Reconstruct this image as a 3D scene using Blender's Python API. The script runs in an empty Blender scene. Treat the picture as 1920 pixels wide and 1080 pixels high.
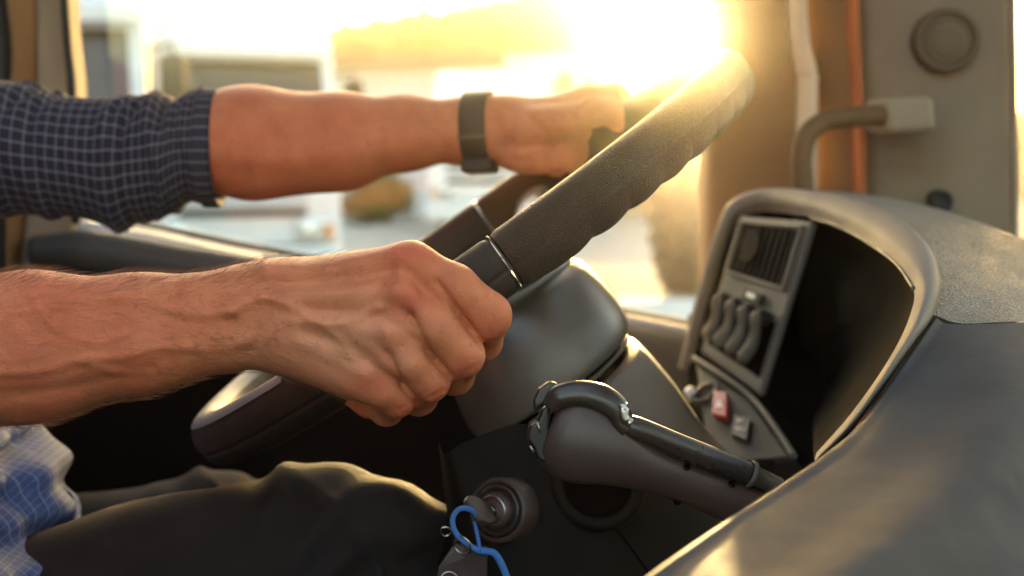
import bpy, math, random
import numpy as np
from mathutils import Vector, Matrix

random.seed(7)
rng = np.random.default_rng(7)
scene = bpy.context.scene
COL = scene.collection

# ------------------------------------------------------------------ camera
F = 2667.0                       # focal length in pixels of the 1920 px wide photograph
YAW, PIT = math.radians(2.525), math.radians(6.0)
CAM = np.array([0.0, 0.0, 2.1])
FWD = np.array([math.sin(YAW) * math.cos(PIT), math.cos(YAW) * math.cos(PIT), -math.sin(PIT)])
RGT = np.array([math.cos(YAW), -math.sin(YAW), 0.0])
UP = np.cross(RGT, FWD)


def W(px, py, d):
    """world point seen at a pixel at distance d along the viewing axis"""
    return CAM + RGT * ((px - 960) / F * d) + UP * ((540 - py) / F * d) + FWD * d


def at(px, py, y):
    """world point seen at a pixel on the vertical plane Y = y"""
    r = RGT * ((px - 960) / F) + UP * ((540 - py) / F) + FWD
    return CAM + r * (y / r[1])


def PXV(P):
    v = np.asarray(P) - CAM
    d = v @ FWD
    return 960 + F * (v @ RGT) / d, 540 - F * (v @ UP) / d, d


cam = bpy.data.cameras.new('camera')
cam.sensor_width = 36.0
cam.lens = F / 1920 * 36.0
cam.clip_start, cam.clip_end = 0.02, 3000
cam.dof.use_dof = True
cam.dof.focus_distance = 0.79
cam.dof.aperture_fstop = 6.3
camo = bpy.data.objects.new('camera', cam)
COL.objects.link(camo)
camo.location = CAM
camo.rotation_euler = Matrix((RGT, UP, -FWD)).transposed().to_euler()
scene.camera = camo

HAZE_D, HAZE_G = .0024, .968
# ------------------------------------------------------------------ light
sd = W(1284, 64, 1.0) - CAM
sd /= np.linalg.norm(sd)
SUN_EL = math.asin(sd[2])
SUN_AZ = math.atan2(sd[0], sd[1])            # from +Y towards +X
w = bpy.data.worlds.new('World')
scene.world = w
w.use_nodes = True
wn = w.node_tree
sky = wn.nodes.new('ShaderNodeTexSky')
sky.sky_type = 'NISHITA'
sky.sun_disc = False
sky.sun_elevation = SUN_EL
sky.sun_rotation = SUN_AZ
sky.air_density, sky.dust_density, sky.ozone_density = .9, 4.0, .3
wn.nodes['Background'].inputs['Strength'].default_value = 0.15
wn.links.new(sky.outputs['Color'], wn.nodes['Background'].inputs['Color'])
sun = bpy.data.lights.new('sun', 'SUN')
sun.energy = 4.8
sun.angle = math.radians(0.5)
sun.color = (1.0, 0.64, 0.27)
suno = bpy.data.objects.new('sun', sun)
COL.objects.link(suno)
suno.location = (0, 0, 30)
suno.rotation_euler = Vector(sd).to_track_quat('Z', 'Y').to_euler()
scene.view_settings.view_transform = 'Standard'
scene.view_settings.look = 'None'
scene.view_settings.gamma = 1.0
scene.view_settings.use_curve_mapping = False
scene.view_settings.exposure = 3.9
scene.cycles.use_denoising = True
scene.cycles.volume_bounces = 0
scene.cycles.max_bounces = 8
scene.cycles.transparent_max_bounces = 12


# ------------------------------------------------------------------ object helpers
ORG = {}


def thing(name, label, cat, loc=(0, 0, 0), rotz=0.0, group=None, kind=None):
    o = bpy.data.objects.new(name, None)
    COL.objects.link(o)
    o.empty_display_size = 0.05
    o.location = loc
    o.rotation_euler = (0, 0, rotz)
    o['label'] = label
    o['category'] = cat
    if group:
        o['group'] = group
    ORG[o.name] = np.array(loc, float)
    return o


def mesh(name, V, Fc, mat, parent=None, smooth=True, local=False, uv=None, attr=None, kind=None, label=None):
    V = np.asarray(V, float)
    org = np.zeros(3)
    if parent is not None and not local:
        org = ORG[parent.name]
    me = bpy.data.meshes.new(name)
    if isinstance(Fc, np.ndarray):
        Fc = Fc.tolist()
    me.from_pydata((V - org).tolist(), [], Fc)
    if smooth:
        me.polygons.foreach_set('use_smooth', np.ones(len(me.polygons), bool))
    if uv is not None:
        l = me.uv_layers.new(name='UVMap')
        vi = np.zeros(len(me.loops), int)
        me.loops.foreach_get('vertex_index', vi)
        l.data.foreach_set('uv', np.asarray(uv)[vi].ravel())
    if attr:
        for k, v in attr.items():
            a = me.attributes.new(k, 'FLOAT', 'POINT')
            a.data.foreach_set('value', np.asarray(v, np.float32))
    me.materials.append(mat)
    me.update()
    o = bpy.data.objects.new(name, me)
    COL.objects.link(o)
    if parent is not None:
        o.parent = parent
        ORG[o.name] = org
    if kind:
        o['kind'] = kind
    if label:
        o['label'] = label
    return o


def bevel(o, wd, seg=3, ang=35):
    m = o.modifiers.new('bevel', 'BEVEL')
    m.width = wd
    m.segments = seg
    m.limit_method = 'ANGLE'
    m.angle_limit = math.radians(ang)
    return o


class MB:
    def __init__(s):
        s.V, s.F = [], []

    def add(s, V, Fc):
        n = len(s.V)
        s.V += [tuple(map(float, v)) for v in V]
        s.F += [tuple(int(i) + n for i in f) for f in Fc]
        return s

    def box(s, lo, hi):
        (a, b, c), (d, e, f) = lo, hi
        return s.add([(a, b, c), (d, b, c), (d, e, c), (a, e, c), (a, b, f), (d, b, f), (d, e, f), (a, e, f)],
                     [(0, 3, 2, 1), (4, 5, 6, 7), (0, 1, 5, 4), (1, 2, 6, 5), (2, 3, 7, 6), (3, 0, 4, 7)])

    def hexa(s, P):       # 4 front points, 4 back points
        return s.add(P, [(0, 1, 2, 3), (7, 6, 5, 4), (0, 4, 5, 1), (1, 5, 6, 2), (2, 6, 7, 3), (3, 7, 4, 0)])

    def prism(s, pts, off):
        pts = np.asarray(pts, float)
        n = len(pts)
        return s.add(list(pts) + list(pts + np.asarray(off)),
                     [tuple(range(n)), tuple(range(2 * n - 1, n - 1, -1))] +
                     [(i, i + n, (i + 1) % n + n, (i + 1) % n) for i in range(n)])

    def lathe(s, c, ax, prof, n=32, ref=None, sx=1.0):
        """prof: list of (radius, height along ax)"""
        c, ax = np.asarray(c, float), np.asarray(ax, float)
        ax = ax / np.linalg.norm(ax)
        e = np.asarray(ref if ref is not None else ([0, 0, 1] if abs(ax[2]) < .9 else [1, 0, 0]), float)
        e = e - ax * (e @ ax)
        e /= np.linalg.norm(e)
        g = np.cross(ax, e)
        V, Fc = [], []
        for r, h in prof:
            for i in range(n):
                a = 2 * math.pi * i / n
                V.append(c + ax * h + (e * math.cos(a) * sx + g * math.sin(a)) * max(r, 1e-5))
        for j in range(len(prof) - 1):
            for i in range(n):
                Fc.append((j * n + i, j * n + (i + 1) % n, (j + 1) * n + (i + 1) % n, (j + 1) * n + i))
        return s.add(V, Fc)

    def tube(s, P, r, n=12, caps=True, flat=1.0, ref=None, closed=False):
        P = np.asarray(P, float)
        m = len(P)
        R = np.broadcast_to(np.asarray(r, float), (m,))
        T = np.gradient(P, axis=0)
        if closed:
            T = np.roll(P, -1, 0) - np.roll(P, 1, 0)
        T /= np.linalg.norm(T, axis=1)[:, None] + 1e-12
        e = np.asarray(ref if ref is not None else [0.31, 0.2, 0.93], float)
        V, Fc = [], []
        for k in range(m):
            e = e - T[k] * (e @ T[k])
            e /= np.linalg.norm(e)
            g = np.cross(T[k], e)
            for i in range(n):
                a = 2 * math.pi * i / n
                V.append(P[k] + R[k] * (e * math.cos(a) * flat + g * math.sin(a)))
        for j in range(m if closed else m - 1):
            j2 = (j + 1) % m
            for i in range(n):
                Fc.append((j * n + i, j * n + (i + 1) % n, j2 * n + (i + 1) % n, j2 * n + i))
        if caps and not closed:
            Fc.append(tuple(range(n - 1, -1, -1)))
            Fc.append(tuple(range((m - 1) * n, m * n)))
        return s.add(V, Fc)

    def build(s, name, mat, parent=None, smooth=False, **k):
        return mesh(name, s.V, s.F, mat, parent, smooth, **k)


def crom(P, n, closed=False):
    """Catmull-Rom through rows of P (m, ...) sampled n times"""
    P = np.asarray(P, float)
    m = len(P)
    t = np.linspace(0, m if closed else m - 1, n, endpoint=not closed)
    i = np.minimum(t.astype(int), m - 1 if closed else m - 2)
    u = (t - i).reshape((-1,) + (1,) * (P.ndim - 1))
    if closed:
        p0, p1, p2, p3 = P[(i - 1) % m], P[i % m], P[(i + 1) % m], P[(i + 2) % m]
    else:
        E = np.concatenate([[2 * P[0] - P[1]], P, [2 * P[-1] - P[-2]]])
        p0, p1, p2, p3 = E[i], E[i + 1], E[i + 2], E[i + 3]
    return .5 * (2 * p1 + (p2 - p0) * u + (2 * p0 - 5 * p1 + 4 * p2 - p3) * u ** 2 + (3 * p1 - p0 - 3 * p2 + p3) * u ** 3)


def gridfaces(nu, nv, cu=False, cv=False):
    Fc = []
    for i in range(nu if cu else nu - 1):
        for j in range(nv if cv else nv - 1):
            i2, j2 = (i + 1) % nu, (j + 1) % nv
            Fc.append((i * nv + j, i * nv + j2, i2 * nv + j2, i2 * nv + j))
    return Fc


def patch(rows, nu, nv, cu=False, cv=False):
    """smooth surface through rows of 3-D points"""
    G = np.asarray(rows, float)
    G = crom(G, nu, cu)
    G = crom(G.transpose(1, 0, 2), nv, cv).transpose(1, 0, 2)
    return G


def pmesh(name, rows, nu, nv, mat, parent, cu=False, cv=False, flip=False, thick=0.0, **k):
    G = patch(rows, nu, nv, cu, cv)
    Fc = gridfaces(nu, nv, cu, cv)
    if flip:
        Fc = [f[::-1] for f in Fc]
    uv = np.stack(np.meshgrid(np.linspace(0, 1, nu), np.linspace(0, 1, nv), indexing='ij'), -1).reshape(-1, 2)
    o = mesh(name, G.reshape(-1, 3), Fc, mat, parent, uv=uv, **k)
    if thick:
        m = o.modifiers.new('thick', 'SOLIDIFY')
        m.thickness = thick
        m.offset = -1
    return o


# ------------------------------------------------------------------ materials
class NT:
    def __init__(s, name):
        s.m = bpy.data.materials.new(name)
        s.m.use_nodes = True
        s.t = s.m.node_tree
        s.b = s.t.nodes['Principled BSDF']
        s.out = s.t.nodes['Material Output']

    def n(s, typ, ins=None, **kw):
        x = s.t.nodes.new(typ)
        for k, v in kw.items():
            setattr(x, k, v)
        for k, v in (ins or {}).items():
            if isinstance(v, tuple) and len(v) == 2 and hasattr(v[0], 'outputs'):
                s.t.links.new(v[0].outputs[v[1]], x.inputs[k])
            elif hasattr(v, 'outputs'):
                s.t.links.new(v.outputs[0], x.inputs[k])
            else:
                x.inputs[k].default_value = v
        return x

    def link(s, a, out, b, inp):
        s.t.links.new(a.outputs[out], b.inputs[inp])

    def coord(s, kind='Object'):
        return (s.n('ShaderNodeTexCoord'), kind)

    def ramp(s, fac, stops):
        r = s.n('ShaderNodeValToRGB', {'Fac': fac})
        e = r.color_ramp.elements
        while len(e) < len(stops):
            e.new(0.5)
        for x, (p, c) in zip(e, stops):
            x.position = p
            x.color = (c[0], c[1], c[2], 1) if isinstance(c, (tuple, list)) else (c, c, c, 1)
        return r

    def noise(s, co, scale, detail=4, rough=.55, **k):
        return s.n('ShaderNodeTexNoise', {'Vector': co, 'Scale': scale, 'Detail': detail, 'Roughness': rough}, **k)

    def set(s, **k):
        for a, v in k.items():
            inp = s.b.inputs[a.replace('_', ' ')]
            if hasattr(v, 'outputs'):
                s.t.links.new(v.outputs[0], inp)
            elif isinstance(v, tuple) and len(v) == 3:
                inp.default_value = (*v, 1)
            else:
                inp.default_value = v
        return s

    def bump(s, height, strength=.3, dist=.001, prev=None):
        ins = {'Height': height, 'Strength': strength, 'Distance': dist}
        if prev is not None:
            ins['Normal'] = prev
        return s.n('ShaderNodeBump', ins)


def plain(name, c, rough=.5, metal=0.0, var=.15, grain=0, gs=.2, gd=.0004, spec=.5, mscale=6, coat=0.0):
    """base colour with slight wear variation and fine grain relief"""
    t = NT(name)
    co = t.coord()
    nz = t.noise(co, mscale, 5)
    a = tuple(x * (1 - var) for x in c)
    b = tuple(min(1, x * (1 + var)) for x in c)
    r = t.ramp(nz, [(.35, a), (.65, b)])
    t.set(Base_Color=r, Metallic=metal)
    nr = t.noise(co, mscale * 4, 4)
    rr = t.n('ShaderNodeMapRange', {'Value': nr, 'From Min': .3, 'From Max': .7, 'To Min': max(.02, rough - .07), 'To Max': min(1, rough + .07)})
    t.set(Roughness=rr)
    t.b.inputs['Specular IOR Level'].default_value = spec
    t.b.inputs['Coat Weight'].default_value = coat
    if grain:
        n2 = t.noise(co, grain, 2, .6)
        t.set(Normal=t.bump(n2, gs, gd))
    return t.m


def leather(name, c, cell=900, rough=.42, strength=.6, dist=.0006, var=.18, big=0.0):
    """pebbled leather / moulded skin: cells with dark valleys"""
    t = NT(name)
    co = t.coord()
    wob = t.noise(co, cell * .6, 2)
    mx = t.n('ShaderNodeMix', {0: .004 if cell > 500 else .006, 6: co, 7: (wob, 'Color')}, data_type='RGBA')
    mx2 = t.n('ShaderNodeVectorMath', {0: co, 1: (t.n('ShaderNodeVectorMath', {0: (wob, 'Color'), 3: .35 / cell}, operation='SCALE'), 0)}, operation='ADD')
    v = t.n('ShaderNodeTexVoronoi', {'Vector': (mx2, 0), 'Scale': cell}, feature='DISTANCE_TO_EDGE')
    h = t.ramp((v, 'Distance'), [(0.0, 0.0), (.22, 1.0)])
    n2 = t.noise(co, cell * 2.5, 2)
    b1 = t.bump(h, strength, dist)
    b2 = t.bump(n2, strength * .4, dist * .5, b1)
    lg = t.noise(co, 7, 5)
    a = tuple(x * (1 - var) for x in c)
    b = tuple(x * (1 + var) for x in c)
    r = t.ramp(lg, [(.3, a), (.7, b)])
    t.b.inputs['Specular IOR Level'].default_value = .35
    rr = t.n('ShaderNodeMapRange', {'Value': t.noise(co, 30, 4), 'From Min': .3, 'From Max': .7, 'To Min': rough - .08, 'To Max': rough + .08})
    t.set(Base_Color=r, Roughness=rr, Normal=b2)
    t.t.nodes.remove(mx)
    return t.m


def skin_material():
    t = NT('skin')
    co = t.coord()
    n1 = t.noise(co, 38, 6, .6)
    n2 = t.noise(co, 160, 4, .6)
    base = t.ramp(n1, [(.25, (.46, .12, .048)), (.5, (.60, .18, .080)), (.75, (.68, .25, .125))])
    red = t.n('ShaderNodeAttribute', attribute_name='redness')
    m1 = t.n('ShaderNodeMix', {0: (red, 'Fac'), 6: base, 7: (.55, .095, .045, 1)}, data_type='RGBA')
    pale = t.n('ShaderNodeAttribute', attribute_name='paleness')
    m2 = t.n('ShaderNodeMix', {0: (pale, 'Fac'), 6: (m1, 2), 7: (.72, .34, .21, 1)}, data_type='RGBA')
    spk = t.n('ShaderNodeMapRange', {'Value': n2, 'From Min': .58, 'From Max': .72, 'To Min': 0, 'To Max': .5})
    m3 = t.n('ShaderNodeMix', {0: spk, 6: (m2, 2), 7: (.30, .08, .04, 1)}, data_type='RGBA')
    t.link(m3, 2, t.b, 'Base Color')
    v = t.n('ShaderNodeTexVoronoi', {'Vector': co, 'Scale': 1100.0}, feature='DISTANCE_TO_EDGE')
    hv = t.ramp((v, 'Distance'), [(0, 0.0), (.15, 1.0)])
    st = t.n('ShaderNodeMapping', {'Vector': co, 'Scale': (1.0, 1.0, 2.2)})
    v2 = t.n('ShaderNodeTexVoronoi', {'Vector': st, 'Scale': 330.0}, feature='DISTANCE_TO_EDGE')
    hv2 = t.ramp((v2, 'Distance'), [(0, 0.0), (.10, 1.0)])
    b1 = t.bump(hv, .5, .0004)
    b2 = t.bump(hv2, .4, .0006, b1)
    b3 = t.bump(n2, .45, .001, b2)
    rr = t.n('ShaderNodeMapRange', {'Value': n1, 'From Min': .3, 'From Max': .7, 'To Min': .40, 'To Max': .58})
    t.set(Roughness=rr, Normal=b3)
    t.b.inputs['Subsurface Weight'].default_value = .12
    t.b.inputs['Subsurface Radius'].default_value = (1.0, .35, .2)
    t.b.inputs['Subsurface Scale'].default_value = .004
    t.b.inputs['Specular IOR Level'].default_value = .45
    return t.m


def plaid_material(name, base, line, nu, nv, bumpy=True):
    """woven check: thin pale lines both ways on a dark ground, by UV"""
    t = NT(name)
    uv = t.coord('UV')
    sx = t.n('ShaderNodeSeparateXYZ', {0: uv})

    def lines(o, n, wd):
        m = t.n('ShaderNodeMath', {0: (sx, o), 1: float(n)}, operation='MULTIPLY')
        f = t.n('ShaderNodeMath', {0: m}, operation='FRACT')
        s = t.n('ShaderNodeMath', {0: f, 1: .5}, operation='SUBTRACT')
        a = t.n('ShaderNodeMath', {0: s}, operation='ABSOLUTE')
        return t.n('ShaderNodeMapRange', {'Value': a, 'From Min': wd, 'From Max': wd * .5, 'To Min': 0, 'To Max': 1})
    la, lb = lines(0, nu, .095), lines(1, nv, .095)
    mx = t.n('ShaderNodeMath', {0: la, 1: .55}, operation='MULTIPLY')
    my = t.n('ShaderNodeMath', {0: lb, 1: .7}, operation='MULTIPLY')
    s = t.n('ShaderNodeMath', {0: mx, 1: my}, operation='ADD')
    s.use_clamp = True
    co = t.coord()
    nz = t.noise(co, 260, 3)
    var = t.ramp(nz, [(.3, tuple(x * .75 for x in base)), (.7, tuple(x * 1.25 for x in base))])
    m = t.n('ShaderNodeMix', {0: s, 6: var, 7: (*line, 1)}, data_type='RGBA')
    t.link(m, 2, t.b, 'Base Color')
    wv = t.noise(co, 1500, 2)
    t.set(Roughness=.85, Normal=t.bump(wv, .4, .0004, t.bump(t.noise(co, 60, 3), .3, .002)))
    t.b.inputs['Sheen Weight'].default_value = .04
    t.b.inputs['Specular IOR Level'].default_value = .2
    return t.m


def glass_pane(name, tint=(.93, .96, .95), refl=.07):
    t = NT(name)
    tr = t.n('ShaderNodeBsdfTransparent', {'Color': (*tint, 1)})
    gl = t.n('ShaderNodeBsdfGlossy', {'Roughness': .03})
    lw = t.n('ShaderNodeLayerWeight', {'Blend': .25})
    fr = t.n('ShaderNodeMapRange', {'Value': (lw, 'Fresnel'), 'From Min': 0, 'From Max': 1, 'To Min': refl * .5, 'To Max': .7})
    mx = t.n('ShaderNodeMixShader', {0: fr, 1: tr, 2: gl})
    t.link(mx, 0, t.out, 'Surface')
    t.t.nodes.remove(t.b)
    return t.m


M = {}
M['skin'] = skin_material()
M['leather'] = leather('wheel_leather', (.052, .027, .017), 800, .5, .8, .0010)
M['leather_plain'] = leather('smooth_leather', (.022, .014, .011), 1000, .55, .5, .0004)
M['trim_silver'] = plain('satin_trim', (.17, .18, .205), .55, .2, .08)
M['trim_grey'] = plain('trim_grey', (.22, .22, .23), .30, .6, .08)
M['shroud'] = plain('moulded_shroud', (.11, .092, .083), .36, 0, .12, 1500, .3, .0004, spec=.6)
M['shroud_grain'] = plain('grained_shroud', (.15, .12, .098), .42, 0, .15, 1100, .8, .0009)
M['black'] = plain('black_plastic', (.012, .011, .011), .5, 0, .2, 900, .3, .0003)
M['vent_dark'] = plain('vent_dark', (.010, .008, .007), .8, 0, .2, spec=.1)
M['gloss_black'] = plain('gloss_black', (.010, .008, .008), .28, 0, .2)
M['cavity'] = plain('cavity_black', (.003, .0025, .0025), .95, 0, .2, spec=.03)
M['lever'] = plain('lever_plastic', (.055, .034, .032), .40, 0, .12, 1300, .35, .0004)
M['lever_trim'] = plain('lever_trim', (.030, .023, .022), .30, 0, .12, 1500, .3, .0003)
M['panel_dark'] = plain('lower_panel', (.006, .0038, .0033), .7, 0, .2, 900, .4, .0005, spec=.2)
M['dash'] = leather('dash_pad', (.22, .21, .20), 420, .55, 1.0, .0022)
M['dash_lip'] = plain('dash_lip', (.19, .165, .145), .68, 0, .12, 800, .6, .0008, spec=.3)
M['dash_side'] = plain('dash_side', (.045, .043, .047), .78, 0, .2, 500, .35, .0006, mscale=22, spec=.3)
M['grey_panel'] = plain('grey_switch_panel', (.095, .085, .077), .55, 0, .1, 900, .25, .0003, spec=.3)
M['switch_dark'] = plain('switch_panel', (.020, .018, .018), .6, 0, .15, 900, .25, .0003, spec=.25)
M['red'] = plain('red_button', (.40, .012, .015), .35, 0, .1)
M['white_mark'] = plain('white_marking', (.7, .7, .7), .5, 0, .05)
M['pillar'] = plain('pillar_trim', (.25, .195, .14), .75, 0, .10, 420, .7, .0008, mscale=14)  # grey trim warmed to tan, golden glow put into the colour
M['pillar_dark'] = plain('pillar_brown_glow', (.22, .115, .045), .7, 0, .12, 420, .4, .0008)  # brown trim; on the front post its gold tone paints the sun glow
M['seal'] = plain('pale_seal', (.55, .47, .36), .5, 0, .08)
M['speaker'] = plain('speaker_cloth', (.155, .115, .08), .85, 0, .1, 900, .5, .0006, spec=.2)
M['handle'] = plain('handle_brown', (.13, .075, .035), .6, 0, .1, 600, .3, .0004, spec=.3)
M['orange'] = plain('orange_strip', (.46, .13, .05), .35, 0, .08)
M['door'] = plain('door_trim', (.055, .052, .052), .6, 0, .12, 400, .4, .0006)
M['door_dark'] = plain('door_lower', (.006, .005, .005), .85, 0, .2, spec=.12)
M['rubber'] = plain('rubber', (.022, .021, .021), .75, 0, .2, 300, .3, .0006)
M['metal'] = plain('worn_metal', (.45, .42, .40), .28, 1.0, .1)
M['plank'] = plain('deck_timber', (.30, .26, .21), .8, 0, .2, 60, .4, .004, mscale=3)
M['chrome'] = plain('bright_metal', (.75, .74, .72), .12, 1.0, .05)
M['blue_cord'] = plain('blue_cord', (.05, .19, .55), .6, 0, .12, 2500, .8, .0006)
M['plaid'] = plaid_material('navy_check', (.016, .016, .033), (.17, .145, .18), 41, 32)
M['plaid_lit'] = plaid_material('blue_check', (.045, .080, .20), (.15, .19, .31), 150, 150)
M['trouser'] = plain('trouser_cloth', (.014, .0105, .0105), .9, 0, .3, 1200, .6, .0006, spec=.25, mscale=14)
M['watch'] = leather('watch_strap', (.040, .022, .016), 900, .5, .4, .0004)
M['hair'] = plain('arm_hair', (.24, .11, .055), .45, 0, .2)
M['seat'] = plain('seat_fabric', (.016, .015, .016), .9, 0, .2, 700, .6, .001, spec=.2)
M['glass'] = glass_pane('window_glass')
M['white_paint'] = plain('white_paint', (.74, .74, .75), .28, 0, .05, coat=.3)
M['grey_paint'] = plain('grey_paint', (.52, .54, .58), .35, 0, .06, coat=.2)
M['dark_glass'] = plain('vehicle_glass', (.02, .022, .025), .08, 0, .1)
M['sand_paint'] = plain('sand_paint', (.45, .38, .26), .45, 0, .1)
M['asphalt'] = plain('yard_concrete', (.34, .31, .28), .9, 0, .14, 30, .4, .01, mscale=.6)
M['wall'] = plain('hall_cladding', (.58, .57, .55), .7, 0, .06, mscale=1.2)
M['roof'] = plain('hall_roof', (.24, .15, .10), .8, 0, .12, mscale=1.0)
M['hill'] = plain('hill_grass', (.09, .11, .03), .95, 0, .3, mscale=.15)
M['leaf'] = plain('hill_leaf', (.05, .10, .02), .8, 0, .45, mscale=.4)
M['trunk'] = plain('bark', (.10, .07, .05), .9, 0, .2)
M['lamp_glass'] = plain('lamp_glass', (.75, .74, .72), .08, .3, .05)
M['amber'] = plain('amber_lens', (.75, .28, .06), .2, 0, .05)
M['floor'] = plain('cab_floor', (.015, .014, .014), .85, 0, .2, 500, .4, .001, spec=.2)

# ------------------------------------------------------------------ yard, hill, hall
def struct(o):
    o['kind'] = 'structure'
    return o


def ground_patch():
    n = 60
    r = np.concatenate([[0], np.geomspace(2, 900, n)])
    V, Fc = [], []
    na = 48
    for i, rr in enumerate(r):
        for j in range(na):
            a = 2 * math.pi * j / na
            V.append((rr * math.cos(a), 25 + rr * math.sin(a), 0))
    for i in range(len(r) - 1):
        for j in range(na):
            Fc.append((i * na + j, i * na + (j + 1) % na, (i + 1) * na + (j + 1) % na, (i + 1) * na + j))
    return V, Fc


struct(mesh('ground', *ground_patch(), M['asphalt']))


def ridge_h(x):
    # skyline of the hill: climbs to the right, then falls away to a saddle
    px_ = x
    pts = [(-60, 0.0), (-35, 3.0), (-20, 9.5), (-12.4, 12.2), (-2.2, 14.2), (8, 16.0), (15.5, 16.8), (17.6, 10), (20, 8.5), (30, 8), (60, 6), (110, 3)]
    xs, ys = zip(*pts)
    return np.interp(px_, xs, ys)


def hill_mesh():
    xs = np.linspace(-70, 120, 96)
    ts = np.linspace(0, 1, 20)
    V = []
    for t in ts:
        for x in xs:
            h = ridge_h(x) * (math.sin(t * math.pi) ** .8)
            V.append((x * .52, 46 + t * 50, h * .5 - .05 + .4 * math.sin(x * .9 + t * 20) * math.sin(t * math.pi)))
    return V, gridfaces(20, 96)


struct(mesh('hill', *hill_mesh(), M['hill']))


def canopy(xa, xb, n, seed):
    """leaf clumps: many small leaf-sized faces gathered into crowns on the slope"""
    r = np.random.default_rng(seed)
    V, Fc = [], []
    for _ in range(n):
        x = r.uniform(xa, xb)
        t = r.uniform(.03, .52)
        h = ridge_h(x) * (math.sin(t * math.pi) ** .8)
        if h < 1:
            continue
        c = np.array([x * .52, 46 + t * 50, h * .5 + .3])
        R = r.uniform(.6, 1.3) * min(1, h / 8 + .3)
        k = 26
        dirs = r.normal(size=(k, 3))
        dirs /= np.linalg.norm(dirs, axis=1)[:, None]
        pos = c + dirs * R * r.uniform(.5, 1.0, (k, 1)) * np.array([1, 1, .75])
        for p, dv in zip(pos, dirs):
            u = np.cross(dv, r.normal(size=3))
            u /= np.linalg.norm(u)
            v = np.cross(dv, u)
            s = r.uniform(.35, .7) * R * .6
            b0 = len(V)
            V += [p + u * s, p + v * s * .7 + dv * s * .2, p - u * s, p - v * s * .7 - dv * s * .2]
            Fc.append((b0, b0 + 1, b0 + 2, b0 + 3))
    return V, Fc


o = mesh('hill_trees', *canopy(-40, 40, 2600, 3), M['leaf'], smooth=False)
o['kind'] = 'stuff'
o['label'] = 'dense green trees covering the hillside beyond the hall'
o['category'] = 'trees'

# hall: long low building with a dark roof edge, pale cladding and a brown open bay
hall = thing('warehouse', 'long low hall with pale cladding and brown roof below the wooded hill', 'building', (0, 39, 0))
HX0, HX1, HY = -6.4, 15.0, 39.0
MB().box((HX0, HY, 0), (1.4, HY + 6, 4.05)).build('wall', M['wall'], hall, label='pale clad wall')
MB().box((1.403, HY + .8, 0), (HX1, HY + 6, 3.9)).build('bay_wall', M['roof'], hall, label='brown recessed bay')
for k in range(12):
    x = HX0 + .1 + k * .64
    MB().box((x, HY - .05, .1), (x + .61, HY - .003, 3.95)).build('panel', M['wall'], hall)
MB().prism([(HX0 - .3, HY - .5, 4.053), (1.5, HY - .5, 4.053), (1.5, HY - .5, 4.36), (HX0 - .3, HY - .5, 4.36)], (0, 6, .3)).build('roof', M['roof'], hall, label='dark roof edge')
MB().box((1.503, HY - .4, 3.903), (HX1, HY + 6, 4.35)).build('canopy', M['wall'], hall, label='pale canopy over the bay')
for x in (3.4, 6.4, 9.8, 12.8):
    MB().box((x, HY - .2, 0), (x + .2, HY, 3.9)).build('post', M['grey_paint'], hall)
for x in (-5.2, -2.2):
    d_ = MB().box((x, HY - .09, 0), (x + 2.2, HY - .053, 2.8)).build('roller_door', M['grey_paint'], hall)
    m = MB()
    for q in range(8):
        m.box((x + .05, HY - .12, .1 + q * .33), (x + 2.15, HY - .093, .37 + q * .33))
    m.build('door_rib', M['grey_paint'], d_)

# shrubs at the yard edge
def leafy(name, label, cat, c, R, n, seed, group=None):
    r = np.random.default_rng(seed)
    t = thing(name, label, cat, (c[0], c[1], 0), group=group)
    V, Fc = [], []
    for _ in range(n):
        dv = r.normal(size=3)
        dv /= np.linalg.norm(dv)
        p = np.array([c[0], c[1], R[2] * .95]) + dv * np.array(R) * r.uniform(.45, 1) * (1 + .15 * math.sin(5 * dv[0] + 3 * dv[2]))
        u = np.cross(dv, r.normal(size=3))
        u /= np.linalg.norm(u)
        v = np.cross(dv, u)
        s = r.uniform(.06, .13)
        b0 = len(V)
        V += [p + u * s, p + v * s * .6, p - u * s, p - v * s * .6]
        Fc.append((b0, b0 + 1, b0 + 2, b0 + 3))
    mesh('foliage', V, Fc, M['leaf'], t, smooth=False)
    MB().lathe((c[0], c[1], 0), (0, 0, 1), [(.09, 0), (.06, R[2])], 8).build('trunk', M['trunk'], t, True)


for i, (pxx, y, R) in enumerate([(690, 35, (.7, .6, .6)), (728, 36, (.85, .7, .7))]):
    g = at(pxx, 380, y)
    leafy('shrub', ['small green shrub at the left of the pair by the yard edge', 'wider green shrub standing right of its neighbour at the yard edge'][i], 'shrub', g, R, 900, 20 + i, 'shrubs at the yard edge')


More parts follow.
